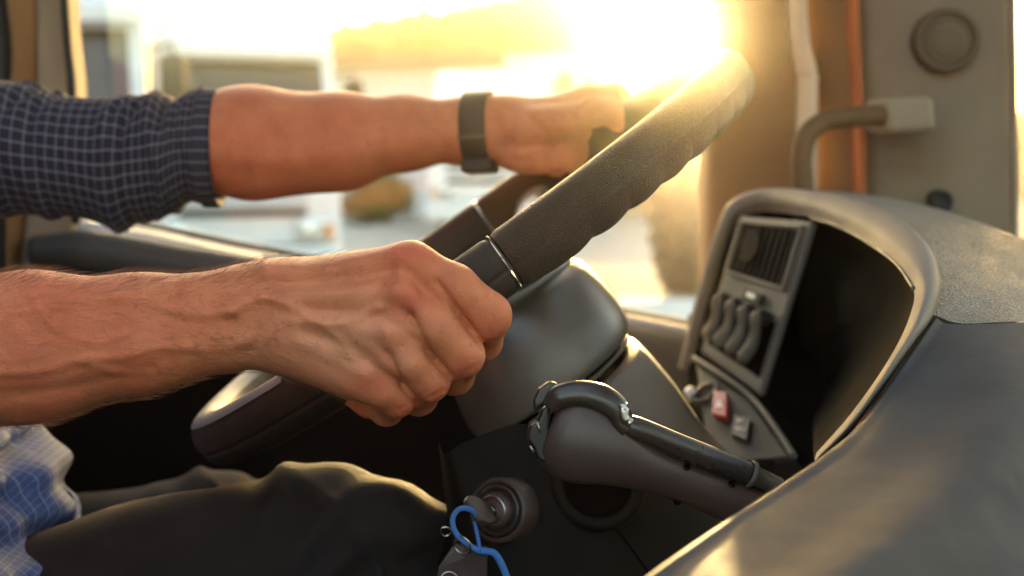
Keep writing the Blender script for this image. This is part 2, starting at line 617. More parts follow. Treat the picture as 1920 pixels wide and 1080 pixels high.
# ------------------------------------------------------------------ parked trucks
def cab_truck(name, label, loc, rot, paint, H=3.7, Wd=2.5, trailer=0.0, low_visor=True):
    """cab-over truck, front towards local -Y"""
    t = thing(name, label, 'truck', loc, rot, 'trucks parked in the yard')

    def P(mb, nm, mat, par=t, sm=False, bv=0, **k):
        o = mb.build(nm, mat, par, sm, local=True, **k)
        if bv:
            bevel(o, bv)
        return o
    h = Wd / 2
    prof = [(0, .75), (0, 1.75), (.10, 2.0), (.42, H - .75), (.75, H - .15), (1.1, H), (2.1, H), (2.1, .75)]
    body = MB().prism([(-h, y, z) for y, z in prof], (Wd, 0, 0))
    P(body, 'cab', paint, bv=.07)
    ws = MB().hexa([(-h + .12, .075, 1.92), (h - .12, .075, 1.92), (h - .17, .385, H - .82), (-h + .17, .385, H - .82),
                    (-h + .12, .125, 1.92), (h - .12, .125, 1.92), (h - .17, .435, H - .82), (-h + .17, .435, H - .82)])
    wo = P(ws, 'windscreen', M['dark_glass'], bv=.02)
    for s in (-1, 1):
        P(MB().tube([(s * .1, .06, 1.93), (s * .45, .10, 2.02), (s * .85, .07, 1.93)], .012, 6), 'wiper', M['black'], wo)
        P(MB().box((s * (h + .002) - .012, .55, 1.95), (s * (h + .002) + .012, 1.35, H - .95)), 'side_window', M['dark_glass'], bv=.02)
        hl = P(MB().box((s * .88 - .24, -.10, .78), (s * .88 + .24, .05, 1.08)), 'headlight', M['lamp_glass'], bv=.05)
        P(MB().lathe((s * .82, -.10, .93), (0, -1, 0), [(.001, 0), (.095, .0), (.10, .018), (.085, .03), (.001, .012)], 16), 'lamp_lens', M['chrome'], hl, True)
        P(MB().box((s * 1.06 - .055, -.125, .84), (s * 1.06 + .055, -.102, 1.02)), 'indicator', M['amber'], hl, bv=.015)
        mi = P(MB().box((s * (h + .22) - .12, .12, 1.95), (s * (h + .22) + .12, .32, 2.85)), 'mirror', M['black'], bv=.05)
        P(MB().tube([(s * h, .4, 2.9), (s * (h + .22), .25, 2.95), (s * (h + .22), .22, 2.85)], .022, 8), 'mirror_arm', M['black'], mi)
        for y0 in ((1.25,) if not trailer else (1.25, 4.2)):
            wl = P(MB().lathe((s * (h - .16), y0, .5), (s, 0, 0), [(.30, .14), (.44, .16), (.50, .10), (.505, 0), (.50, -.12), (.44, -.16), (.30, -.14), (.30, .14)], 28), 'wheel', M['rubber'], t, True)
            P(MB().lathe((s * (h - .16), y0, .5), (s, 0, 0), [(.001, .10), (.10, .12), (.12, .06), (.26, .05), (.297, .13), (.297, -.1)], 24), 'rim', M['metal'], wl, True)
    P(MB().box((-h, -.16, .30), (h, .14, .74)), 'bumper', paint, bv=.06)
    for k in range(4):
        P(MB().box((-h + .45, -.045, 1.12 + k * .16), (h - .45, -.004, 1.22 + k * .16)), 'grille_slat', M['grey_paint'] if k % 2 else M['black'], bv=.012)
    if low_visor:
        P(MB().prism([(-h + .1, .30, H - .70), (-h + .1, .10, H - .78), (-h + .1, .10, H - .62), (-h + .1, .42, H - .52)], (Wd - .2, 0, 0)), 'sun_visor', paint, bv=.02)
    P(MB().box((-h + .15, 2.103, .55), (h - .15, 5.5, .85)), 'chassis', M['black'])
    if trailer:
        P(MB().box((-h - .02, 2.6, .95), (h + .02, 2.6 + trailer, 3.95)), 'box_body', paint, bv=.03)
    return t


def truck_at(pxm, y, rot, **k):
    g = at(pxm, 300, y)
    return cab_truck(loc=(g[0], y, 0), rot=rot, **k)


truck_at(905, 31, math.radians(-14), name='parked_truck', label='white truck in the middle distance with a rounded white roof and dark windscreen', paint=M['white_paint'], H=3.6, trailer=0)
truck_at(455, 18, math.radians(16), name='parked_truck', label='white truck with a round headlight and amber indicator, beside the tall white box trailer', paint=M['white_paint'], H=3.9, trailer=6)
truck_at(0, 12.5, math.radians(10), name='parked_truck', label='pale grey truck nearest the door window, with a tall black mirror', paint=M['grey_paint'], H=3.9, trailer=5)


# flatbed trailer beside the cab with a spare wheel standing on its deck
FY = 9.4
fp = at(1300, 546, FY)
DZ = fp[2]
flat = thing('flatbed_trailer', 'low flatbed trailer with a timber deck carrying a big spare wheel', 'trailer', (fp[0], FY, 0))
fx = at(1150, 546, FY)[0]
for k in range(7):
    o = MB().box((fx, FY - .55 + k * .36, DZ - .05), (fx + 7.5, FY - .55 + k * .36 + .352, DZ - .004 * (k % 2) - .001)).build('deck_plank', M['plank'], flat)
o = MB().box((fx - .06, FY - .63, DZ - .22), (fx + 7.6, FY - .553, DZ + .015)).build('side_rail', M['grey_paint'], flat)
bevel(o, .01)
MB().box((fx + .1, FY - .2, DZ - .34), (fx + 7.4, FY + .0, DZ - .053)).build('chassis', M['black'], flat)
MB().box((fx + .1, FY + 1.2, DZ - .34), (fx + 7.4, FY + 1.4, DZ - .053)).build('chassis', M['black'], flat)
for x in (1.2, 2.4):
    for y in (FY - .25, FY + 1.5):
        wl = MB().lathe((fx + x, y, .36), (0, 1, 0), [(.2, -.12), (.32, -.13), (.36, -.08), (.36, .08), (.32, .13), (.2, .12), (.2, -.12)], 28).build('wheel', M['rubber'], flat, True)
        MB().lathe((fx + x, y, .36), (0, 1, 0), [(.001, -.06), (.10, -.09), (.198, -.10), (.198, .1), (.001, .06)], 24).build('rim', M['metal'], wl, True)


def spare_wheel():
    R, wd = .49, .34
    c = at(1300, 408, FY)
    ax = np.array([.90, -.43, .06])
    ax /= np.linalg.norm(ax)
    c[2] = DZ + R
    t = thing('spare_wheel', 'big spare truck wheel with blocky tread standing on the flatbed trailer', 'wheel', (c[0], c[1], DZ))
    prof = [(R * .55, -wd * .40), (R * .80, -wd * .5), (R * .93, -wd * .44), (R * .945, 0), (R * .93, wd * .44), (R * .80, wd * .5), (R * .55, wd * .40), (R * .52, 0), (R * .55, -wd * .40)]
    ty = MB().lathe(c, ax, prof, 48).build('tyre', M['rubber'], t, True)
    e = np.array([0, 0, 1.]) - ax * ax[2]
    e /= np.linalg.norm(e)
    g = np.cross(ax, e)
    for k in range(22):
        for q, (h0, h1) in enumerate(((-.48, -.20), (-.13, .13), (.20, .48))):
            a0 = 2 * math.pi * (k + .5 * (q == 1)) / 22
            P8 = []
            for rr in (R * .92, R * 1.02):
                for h, a in ((h0, a0), (h1, a0), (h1, a0 + .18), (h0, a0 + .18)):
                    P8.append(c + ax * h * wd + (e * math.cos(a) + g * math.sin(a)) * rr)
            MB().hexa(P8).build('tread_block', M['rubber'], ty)
    MB().lathe(c, ax, [(.001, .04), (.10, .05), (.12, .03), (.17, .02), (.20, .06), (R * .50, .11), (R * .548, .135), (R * .548, -.13), (R * .5, -.1), (.001, -.05)], 36).build('rim', M['metal'], t, True)
    hub = MB().lathe(c, ax, [(.001, .10), (.06, .095), (.075, .08), (.08, .045)], 24).build('hub', M['chrome'], t, True)
    for k in range(8):
        a = 2 * math.pi * k / 8
        MB().lathe(c + (e * math.cos(a) + g * math.sin(a)) * .135 + ax * .025, ax, [(.014, 0), (.014, .028), (.001, .03)], 6).build('wheel_nut', M['chrome'], t)


spare_wheel()

# ------------------------------------------------------------------ our own cab: door, posts, floor
DY = 1.62          # inner face of the driver's door
door = thing('truck_door', 'driver\'s door with its grey sill, dark lower panel and large side window', 'door', tuple(at(700, 900, DY)))
# sill line falls towards the front
sill = [(-900, 330), (130, 418), (480, 492), (800, 548), (1150, 606), (1330, 640)]
top = [at(x, y, DY) for x, y in sill]
bot = [at(x, y + 1400, DY) for x, y in sill]
G = []
for k, (a_, b_) in enumerate(zip(top, bot)):
    a_, b_ = np.array(a_), np.array(b_)
    G.append([a_ + np.array([0, .07, .0]), a_ + np.array([0, .05, .004]), a_ + np.array([0, .01, .0]), a_ + np.array([0, -.012, -.02]), a_ + np.array([0, -.015, -.06]),
              a_ + np.array([0, -.004, -.075]), a_ + np.array([0, .02, -.085]), a_ + np.array([0, .03, -.3]), b_ + np.array([0, .03, 0])])
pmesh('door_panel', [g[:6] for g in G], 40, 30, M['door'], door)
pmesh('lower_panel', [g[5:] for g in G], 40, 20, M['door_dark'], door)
b = MB().tube(crom(np.array([at(x, y, DY + .03) for x, y in sill[1:]]) + np.array([0, 0, .006]), 40), .010, 10, flat=.7)
b.build('sill_strip', M['grey_paint'], door, True)
b = MB().tube(crom(np.array([at(x, y, DY + .055) for x, y in sill[1:]]) + np.array([0, 0, .012]), 40), .009, 8)
b.build('glass_seal', M['rubber'], door, True)
# armrest and pull on the door behind the near arm
arm = [(60, 470), (190, 478), (330, 500), (470, 520), (560, 540)]
b = MB().tube(crom(np.array([at(x, y, DY - .05) for x, y in arm]), 40), np.interp(np.linspace(0, 1, 40), [0, .2, .8, 1], [.020, .034, .028, .012]), 16, flat=.8)
b.build('armrest', M['door'], door, True)
b = MB().tube(crom(np.array([at(x, y, DY - .03) for x, y in [(150, 425), (165, 428), (300, 455), (470, 490), (482, 494)]]), 30), .0085, 10)
b.build('pull_bar', M['grey_paint'], door, True)
# pane
pane = [at(120, 430, DY + .055), at(1340, 655, DY + .055), at(1340, -520, DY + .055), at(100, -520, DY + .055)]
MB().prism(pane, (0, .004, 0)).build('window_pane', M['glass'], door)
# header of the window frame, above the picture
MB().hexa([at(90, -520, DY), at(1345, -520, DY), at(1345, -640, DY), at(90, -640, DY)] + [at(90, -520, DY + .08), at(1345, -520, DY + .08), at(1345, -640, DY + .08), at(90, -640, DY + .08)]).build('window_header', M['door'], door)


def strip(pts0, pts1, y0, y1, dep, mat, nm, par, n=24, edge=.25, **k):
    """upright moulded strip between two pixel lines, rounded towards its edges"""
    rows = []
    for (xa, ya), (xb, yb) in zip(pts0, pts1):
        A, Bp = np.array(at(xa, ya, y0)), np.array(at(xb, yb, y1))
        back = np.array([0, dep, 0])
        rows.append([A + back, A + back * .35, A + (Bp - A) * .06, A + (Bp - A) * .3 - back * edge * .3, A + (Bp - A) * .7 - back * edge * .3, A + (Bp - A) * .94, Bp + back * .35, Bp + back])
    return pmesh(nm, rows, n, 36, mat, par, **k)


rear = thing('rear_cab_post', 'rear door post with brown inner edge and pale trim behind the driver', 'cab post', tuple(at(60, 500, DY)))
strip([(58, -600), (66, 0), (62, 200), (40, 430), (20, 700)], [(92, -600), (118, 0), (132, 170), (140, 420), (150, 700)], DY - .04, DY - .02, .07, M['pillar'], 'post_trim', rear)
strip([(-120, -600), (8, 0), (14, 200), (10, 430), (10, 700)], [(50, -600), (64, 0), (60, 200), (38, 430), (18, 700)], DY - .07, DY - .05, .06, M['pillar_dark'], 'inner_edge', rear)
strip([(-700, -600), (-700, 0), (-700, 200), (-700, 430), (-700, 700)], [(-130, -600), (6, 0), (12, 200), (8, 430), (8, 700)], DY - .06, DY - .05, .06, M['door'], 'rear_lining', rear)
b = MB().tube(crom(np.array([at(x, y, DY - .03) for x, y in [(96, -600), (121, 0), (135, 175), (142, 420)]]), 30), .005, 8)
b.build('door_seal', M['rubber'], rear, True)

post = thing('front_cab_post', 'front roof post beside the windscreen, grey trim, orange strip and a brown edge with the sun glow in its colour', 'cab post', tuple(at(1600, 400, 1.55)))
ys = [-620, 0, 200, 360, 900]
strip([(1322, -620), (1328, 0), (1328, 200), (1326, 360), (1322, 900)], [(1492, -620), (1504, 0), (1516, 200), (1518, 360), (1510, 900)], DY + .02, DY - .06, .05, M['pillar_dark'], 'door_edge', post, edge=.5)
strip([(1474, -620), (1486, 0), (1500, 130), (1502, 220), (1490, 900)], [(1500, -620), (1514, 0), (1534, 130), (1536, 220), (1520, 900)], DY - .075, DY - .08, .03, M['seal'], 'door_seal', post, edge=.9)
strip([(1504, -620), (1518, 0), (1536, 200), (1538, 360), (1524, 900)], [(1586, -620), (1594, 0), (1602, 200), (1606, 360), (1606, 900)], DY - .05, DY - .08, .04, M['pillar_dark'], 'inner_trim', post, edge=.4)
strip([(1590, -620), (1597, 0), (1604, 200), (1608, 360), (1612, 900)], [(1604, -620), (1611, 0), (1619, 200), (1624, 360), (1630, 900)], DY - .10, DY - .105, .025, M['orange'], 'edge_strip', post, edge=.6)
strip([(1608, -620), (1614, 0), (1622, 200), (1627, 360), (1632, 900)], [(1900, -620), (1905, 0), (1907, 200), (1909, 360), (1912, 900)], DY - .09, DY - .16, .06, M['pillar'], 'post_trim', post, edge=.25)
# round speaker on the post
c = at(1772, 76, DY - .135)
ax = np.array([-.12, -1, -.05])
sp = MB().lathe(c, ax, [(.0335, -.03), (.0335, .006), (.0322, .014), (.029, .018), (.0262, .016), (.0255, .012)], 48).build('speaker', M['speaker'], post, True)
b = MB().lathe(c, ax, [(.0255, .012), (.025, .0145), (.021, .0165), (.0205, .0155), (.0192, .0170), (.012, .0185), (.0001, .019)], 48)
b.build('speaker_grille', M['speaker'], sp, True)
# grab handle
hp = [(1512, 470), (1505, 340), (1503, 300), (1512, 255), (1545, 228), (1590, 220), (1640, 217), (1668, 216)]
hand_y = DY - .20
bar = MB().tube(crom(np.array([at(x, y, hand_y) for x, y in hp]), 60), .0105, 16)
bar.build('grab_handle', M['handle'], post, True)
q = [at(1658, 184, hand_y - .012), at(1752, 178, hand_y - .012), at(1757, 246, hand_y - .012), at(1664, 252, hand_y - .012)]
o = MB().prism(q, (0, .075, 0)).build('handle_mount', M['pillar'], post)
bevel(o, .008, 4)
b = MB().lathe(at(1765, 377, DY - .15), (-.1, -1, 0), [(.0115, -.02), (.0115, .004), (.009, .007), (.0075, .004), (.0001, .003)], 20)
b.build('trim_screw', M['rubber'], post, True)

scr = thing('windscreen', 'windscreen pane beyond the front roof post with its pale seal', 'windscreen', tuple(at(1960, 300, 1.4)))
A, B_ = at(1904, -620, DY - .14), at(1904, 700, DY - .14)
MB().prism([A, B_, B_ + np.array([.25, -2.2, 0]), A + np.array([.1, -2.2, 0])], (.005, 0, 0)).build('pane', M['glass'], scr)
b = MB().tube(crom(np.array([at(x, y, DY - .165) for x, y in [(1893, -620), (1898, 0), (1900, 200), (1904, 700)]]), 20), .004, 8)
b.build('pane_seal', M['pillar'], scr, True)

o = struct(MB().box((-1.6, -1.2, .78), (1.1, DY + .03, .82)).build('cab_floor', M['floor']))
o = MB().box((-1.66, -1.2, .82), (-1.6, DY + .03, 2.917)).build('cab_rear_wall', M['seat'])
o['kind'] = 'structure'

seat = thing('driver_seat', 'black driver\'s seat under the driver', 'seat', tuple(W(-480, 1300, 1.02)))
o = MB().box((-.80, .78, 1.27), (-.22, 1.29, 1.40)).build('seat_cushion', M['seat'], seat)
bevel(o, .05, 4)
o = MB().hexa([(-.92, .80, 1.45), (-.80, .80, 1.40), (-.92, .80, 2.25), (-1.02, .80, 2.25), (-.92, 1.27, 1.45), (-.80, 1.27, 1.40), (-.92, 1.27, 2.25), (-1.02, 1.27, 2.25)]).build('backrest', M['seat'], seat)
bevel(o, .03, 4)
o = MB().box((-.72, .85, .823), (-.32, 1.22, 1.268)).build('seat_base', M['black'], seat)
bevel(o, .03)

# the rest of the cab shell round the camera: roof with an opening added for top light, rear wall, passenger door with a window opening sized for fill light, windscreen header
shell = MB()
shell.box((-1.66, -.86, 2.92), (-.95, DY + .10, 2.98)).box((.30, -.86, 2.92), (1.02, DY + .10, 2.98))
shell.box((-.949, DY - .80, 2.92), (.299, DY + .10, 2.98)).box((-.949, -.86, 2.92), (.299, -.7, 2.98))
o = struct(shell.build('cab_roof', M['pillar']))
bevel(o, .01)
pdoor = thing('passenger_door', 'passenger door behind the viewpoint with a window opening sized to shape the light', 'door', (0, -.80, .83))
MB().box((-1.0, -.86, .83), (1.05, -.80, 2.16)).build('lower_panel', M['door_dark'], pdoor)  # top edge set high to narrow the fill light
MB().box((-1.6, -.86, .83), (-1.003, -.80, 2.917)).build('rear_quarter', M['door'], pdoor)
MB().box((-1.0, -.86, 2.70), (1.05, -.80, 2.917)).build('window_header', M['door'], pdoor)
o = struct(MB().box((1.0, -.797, .83), (1.06, DY - .05, 1.80)).build('cab_front_wall', M['door_dark']))
MB().box((.95, -.79, 2.70), (1.0, DY, 2.917)).build('screen_header', M['door'], scr)

# ------------------------------------------------------------------ steering wheel
WC = W(882.6, 471.4, 1.03)
TAU = math.radians(35.1)
WM = np.array([math.cos(TAU), 0, math.sin(TAU)])     # towards the top of the wheel
WL = np.array([0.0, 1.0, 0.0])                       # towards the driver's left
WN = np.array([-math.sin(TAU), 0, math.cos(TAU)])    # towards the driver
WR = .2215
wheel = thing('steering_wheel', 'large brown-black leather steering wheel with scalloped finger grips', 'steering wheel', tuple(WC))


def rim_pt(phi, a, ru, rv, scal=0.0, groove=0.0, flat=0.0):
    """phi: place round the wheel, a: place round the tube (0 outward, 90 driver side)"""
    rad = math.cos(phi) * WM + math.sin(phi) * WL
    ca, sa = math.cos(a), math.sin(a)
    e = .86
    u = ru * math.copysign(abs(ca) ** e, ca)
    v = rv * math.copysign(abs(sa) ** e, sa)
    if sa < 0:
        wgt = max(0, -sa)
        v *= 1 + scal * wgt
        u *= 1 + scal * .4 * wgt
    if groove:
        g = math.exp(-(((a - groove + math.pi) % (2 * math.pi) - math.pi) / .05) ** 2)
        u *= 1 - .09 * g
        v *= 1 - .09 * g
    return WC + rad * (WR + u) + WN * v


def rim_arc(name, p0, p1, ru, rv, mat, n, na=110, scallop=False, seam=True, ends=.0):
    G = np.zeros((n, na, 3))
    for i, ph in enumerate(np.linspace(p0, p1, n)):
        k = 1.0
        if ends:
            q = min(i, n - 1 - i) / (n * ends)
            k = min(1, .93 + .07 * q) if q < 1 else 1.0
        sc = 0
        if scallop:
            fade = min(1, min(abs(ph - p0), abs(ph - p1)) / .10)
            sc = (.13 * abs(math.cos(math.pi * (ph - p0 - .15) / .130)) ** .8) * fade if ph - p0 > .15 else .13 * min(1, (ph - p0) / .10)
        for j in range(na):
            G[i, j] = rim_pt(ph, 2 * math.pi * j / na, ru * k, rv * k, sc, math.radians(-9) % (2 * math.pi) if seam else 0)
    return mesh(name, G.reshape(-1, 3), gridfaces(n, na, False, True), mat, wheel)


R_ = math.radians
rim_arc('leather_grip', R_(-84.5), R_(-4), .0150, .0182, M['leather'], 260, scallop=True, ends=.012)
rim_arc('leather_grip', R_(4), R_(84.5), .0150, .0182, M['leather'], 200, scallop=True, ends=.012)
rim_arc('rim_section', R_(-3.6), R_(3.6), .0150, .0182, M['leather_plain'], 24, ends=.1)
rim_arc('rim_section', R_(-111), R_(-85.3), .0148, .0178, M['leather_plain'], 80, ends=.03)
rim_arc('rim_section', R_(85.3), R_(111), .0148, .0178, M['leather_plain'], 80, ends=.03)
rim_arc('rim_section', R_(111.4), R_(248.6), .0160, .0180, M['leather_plain'], 140, ends=.02)
for ph in (-84.9, 84.9):
    rad = math.cos(R_(ph)) * WM + math.sin(R_(ph)) * WL
    pts = [rim_pt(R_(ph), t, .0146, .0177) for t in np.linspace(0, 2 * math.pi, 60, endpoint=False)]
    MB().tube(pts, .0006, 6, closed=True).build('seam_ring', M['lever_trim'], wheel, True)
# satin insert on the driver's face of the lower rim
G = []
for ph in np.linspace(R_(130), R_(236), 60):
    row = []
    for a in np.linspace(R_(50), R_(150), 14):
        p = rim_pt(ph, a, .0160, .0180)
        row.append(p + WN * .0012)
    G.append(row)
mesh('rim_insert', np.array(G).reshape(-1, 3), gridfaces(60, 14), M['trim_silver'], wheel)
# hub pad and spokes, sunk towards the dash
b = MB().lathe(WC - WN * .032, WN, [(.0001, .016), (.026, .0155), (.042, .012), (.050, .004), (.052, -.008), (.050, -.022), (.0001, -.022)], 48, WM, sx=1.1)
b.build('hub_pad', M['shroud'], wheel, True)
b = MB().lathe(WC - WN * .032, WN, [(.021, .0150), (.022, .0172), (.018, .0178), (.0001, .0176)], 32, WM)
b.build('hub_emblem', M['trim_silver'], wheel, True)
for ph, mt in ((-112, 'shroud'), (112, 'shroud'), (-72, 'trim_grey'), (72, 'trim_grey')):
    a = R_(ph)
    rad = math.cos(a) * WM + math.sin(a) * WL
    tan = -math.sin(a) * WM + math.cos(a) * WL
    rows = []
    for s, wd, hN, dz in ((.055, .021, .007, -.030), (.10, .018, .0065, -.028), (.15, .016, .006, -.018), (.19, .015, .006, -.009), (.214, .017, .008, -.006)):
        c = WC + rad * s + WN * dz
        rows.append([c + tan * wd * math.cos(t) + WN * hN * math.sin(t) for t in np.linspace(0, 2 * math.pi, 12, endpoint=False)])
    pmesh('spoke', rows, 24, 36, M[mt], wheel, False, True)
# button pod on the near spoke, glimpsed above the hand
for s in (-1, 1):
    rad = math.cos(R_(100 * s)) * WM + math.sin(R_(100 * s)) * WL
    c = WC + rad * .115 - WN * .018
    MB().lathe(c, WN, [(.0001, .004), (.010, .0038), (.0125, .001), (.013, -.006)], 24).build('spoke_button', M['gloss_black'], wheel, True)

# ------------------------------------------------------------------ steering column
colm = thing('steering_column', 'grey-brown moulded steering column shroud below the wheel', 'steering column', tuple(WC - WN * .2))


def col_ring(s, ru, rv, offm=0.0, n=28, e=.8):
    c = WC - WN * s + WM * offm
    return [c + WM * ru * math.copysign(abs(math.cos(t)) ** e, math.cos(t)) + WL * rv * math.copysign(abs(math.sin(t)) ** e, math.sin(t)) for t in np.linspace(0, 2 * math.pi, n, endpoint=False)]


rows = [col_ring(.044, .040, .040), col_ring(.046, .054, .060), col_ring(.055, .062, .070), col_ring(.078, .068, .080, -.002), col_ring(.098, .0700, .084, -.004), col_ring(.108, .068, .083, -.006), col_ring(.110, .060, .074, -.006)]
pmesh('upper_shroud', rows, 60, 120, M['shroud'], colm, False, True)
rows = [col_ring(.104, .060, .072, -.006), col_ring(.128, .060, .072, -.006)]
pmesh('gap_ring', rows, 4, 100, M['cavity'], colm, False, True)
pts = [WC - WN * .1145 + WM * (-.006 + .0635 * math.cos(t)) + WL * .077 * math.sin(t) for t in np.linspace(-2.0, -.2, 50)]
MB().tube(pts, .0018, 8).build('trim_wire', M['grey_panel'], colm, True)
rows = [col_ring(.121, .055, .066, -.008), col_ring(.122, .066, .076, -.008), col_ring(.130, .0705, .080, -.008), col_ring(.165, .072, .082, -.006), col_ring(.21, .070, .084, -.004), col_ring(.26, .074, .09, 0), col_ring(.34, .08, .10, 0)]
pmesh('lower_shroud', rows, 70, 120, M['shroud_grain'], colm, False, True)
for s, a in ((.094, -2.2), (.098, -2.6)):
    c = WC - WN * s + WM * .0690 * math.cos(a) + WL * .083 * math.sin(a)
    n_ = WM * math.cos(a) + WL * math.sin(a)
    MB().lathe(c, n_, [(.006, -.004), (.006, .002), (.004, .003), (.0001, .001)], 16).build('screw_cap', M['black'], colm, True)

# ------------------------------------------------------------------ gear lever stalk
lev = thing('gear_lever', 'stubby brown-grey gear lever with a black button end and long top tube', 'lever', tuple(W(1400, 920, .80)))
st = [(1026, 806, .792, 34, 30), (1030, 806, .791, 56, 40), (1042, 808, .79, 68, 46), (1066, 816, .789, 82, 50), (1105, 829, .789, 83, 50), (1155, 848, .79, 66, 46), (1215, 876, .794, 47, 40), (1292, 905, .80, 42, 36), (1387, 944, .806, 43, 36), (1480, 985, .815, 42, 36)]
axl = np.array([.93, .36])
rows = []
for x, y, d, hh, hd in st:
    k = d / F
    upv = (RGT * axl[1] + UP * axl[0])
    rows.append([W(x, y, d) + upv * hh * k * math.cos(t) - FWD * hd * k * math.sin(t) for t in np.linspace(0, 2 * math.pi, 18, endpoint=False)])
pmesh('lever_body', rows, 90, 72, M['lever'], lev, False, True)
b = MB().tube(crom(np.array([W(x, y, .782) for x, y in [(1030, 766), (1044, 748), (1066, 740), (1095, 739), (1128, 748), (1152, 764), (1162, 780), (1166, 792), (1178, 804)]]), 60), np.interp(np.linspace(0, 1, 60), [0, .15, .5, .72, 1], [.0035, .0058, .0068, .0062, .0052]), 20, flat=1.2)
b.build('top_trim', M['lever_trim'], lev, True)
b = MB().tube(crom(np.array([W(x, y, d) for x, y, d in [(1172, 798, .784), (1200, 806, .784), (1286, 842, .79), (1404, 889, .80)]]), 50), np.interp(np.linspace(0, 1, 50), [0, .1, 1], [.005, .0064, .0072]), 20)
tb = b.build('top_tube', M['lever_trim'], lev, True)
b = MB().lathe(W(1404, 889, .80), W(1420, 896, .8015) - W(1404, 889, .80), [(.0074, -.001), (.0081, .0), (.0081, .002), (.006, .003), (.0055, .02)], 24)
b.build('tube_collar', M['grey_panel'], tb, True)
b = MB().tube(crom(np.array([W(x, y, .778) for x, y in [(1166, 757), (1169, 772), (1172, 786), (1182, 795)]]), 16), [.0030] * 4 + [.0036] * 8 + [.003] * 4, 14)
b.build('trim_highlight', M['metal'], lev, True)
for x, y, d in ((1288, 876, .789), (1372, 908, .795), (1270, 941, .795)):
    MB().lathe(W(x, y, d) , -FWD, [(.0001, -.0008), (.0013, -.0004), (.0018, .0014), (.0022, -.003)], 12).build('screw', M['cavity'], lev, True)
# button end
b = MB().prism([W(x, y, .782) for x, y in [(1034, 752), (1020, 760), (1008, 790), (992, 800), (988, 826), (1000, 842), (1006, 862), (1030, 872), (1036, 860), (1030, 806)]], FWD * .026)
bc = b.build('button_housing', M['gloss_black'], lev)
bevel(bc, .002, 3)
b = MB().prism([W(x, y, .786) for x, y in [(1002, 772), (1000, 752), (1010, 730), (1030, 715), (1048, 720), (1046, 732), (1030, 752)]], FWD * .016)
o = b.build('rocker_switch', M['lever_trim'], lev)
bevel(o, .002, 3)
for p, q in (((1010, 774), (1030, 754)), ((1008, 792), (1013, 812)), ((994, 836), (1001, 848))):
    MB().tube([W(*p, .7812), W(*q, .7812)], .0007, 6).build('button_edge', M['metal'], bc, True)

# ------------------------------------------------------------------ dashboard
dash = thing('dashboard', 'driver\'s dashboard with hooded instrument recess and grained grey top', 'dashboard', tuple(W(1600, 700, 1.1)))
lower = [[W(x, y, d) for x, y, d in r] for r in [
    [(822, 830, .93), (830, 905, .925), (836, 980, .92), (800, 1100, .92), (790, 1300, .93), (780, 1600, .95)],
    [(836, 850, .905), (850, 910, .898), (862, 985, .893), (848, 1100, .89), (840, 1300, .90), (830, 1600, .93)],
    [(880, 825, .905), (900, 900, .893), (910, 985, .885), (905, 1100, .88), (900, 1300, .89), (900, 1600, .92)],
    [(990, 795, .915), (1000, 890, .90), (1010, 985, .888), (1010, 1100, .88), (1010, 1300, .885), (1010, 1600, .92)],
    [(1130, 835, .925), (1140, 895, .915), (1150, 985, .90), (1160, 1100, .89), (1160, 1300, .89), (1160, 1600, .92)],
    [(1300, 905, .96), (1310, 930, .95), (1330, 985, .925), (1340, 1100, .91), (1340, 1300, .91), (1340, 1600, .94)],
    [(1480, 985, 1.0), (1490, 995, .99), (1500, 1010, .97), (1510, 1100, .95), (1510, 1300, .95), (1510, 1600, .97)]]]
pmesh('lower_panel', lower, 60, 60, M['panel_dark'], dash)
# lever aperture: collar ring with a dark throat
nrm = -FWD * .96 + RGT * -.2 + UP * .1
c = W(1122, 905, .895)
cr = MB().lathe(c, nrm, [(.0215, -.004), (.0218, .0035), (.0235, .0050), (.0285, .0045), (.0300, .003), (.0305, -.006)], 60).build('aperture_ring', M['panel_dark'], dash, True)
MB().lathe(c, nrm, [(.0216, .0032), (.019, -.001), (.0001, -.004)], 40).build('aperture_throat', M['cavity'], cr, True)
MB().tube(crom(np.array([W(x, y, d) for x, y, d in [(1150, 984, .8945), (1178, 1020, .8925), (1206, 1060, .8905), (1240, 1110, .889)]]) - FWD * .0005, 14), .0007, 6).build('panel_seam', M['cavity'], dash, True)

# instrument hood: opening edge (inner) and lip (outer), from the far foot round over the top to the near side
C0 = [(1290, 700, 1.44), (1335, 540, 1.445), (1372, 430, 1.44), (1402, 402, 1.43), (1450, 398, 1.40), (1530, 410, 1.27), (1610, 444, 1.10), (1675, 490, .94), (1712, 540, .86), (1706, 592, .82), (1670, 668, .79), (1600, 770, .755), (1530, 850, .73)]
C1 = [(1278, 690, 1.435), (1320, 538, 1.44), (1362, 415, 1.43), (1398, 382, 1.42), (1450, 374, 1.385), (1540, 388, 1.25), (1630, 422, 1.08), (1702, 474, .92), (1735, 532, .845), (1724, 590, .805), (1688, 654, .775), (1602, 782, .74), (1528, 862, .715)]
C2 = [(1272, 690, 1.45), (1310, 538, 1.45), (1352, 405, 1.44), (1390, 366, 1.43), (1450, 354, 1.40), (1556, 364, 1.27), (1655, 396, 1.10), (1728, 450, .945), (1757, 522, .86), (1746, 586, .815), (1706, 646, .782), (1610, 782, .743), (1530, 866, .716)]
C2b = [(1276, 690, 1.50), (1314, 538, 1.50), (1356, 405, 1.49), (1392, 367, 1.48), (1452, 355, 1.44), (1560, 366, 1.31), (1660, 398, 1.14), (1734, 452, .985), (1763, 524, .89), (1750, 590, .835), (1710, 650, .80), (1614, 786, .757), (1534, 870, .728)]
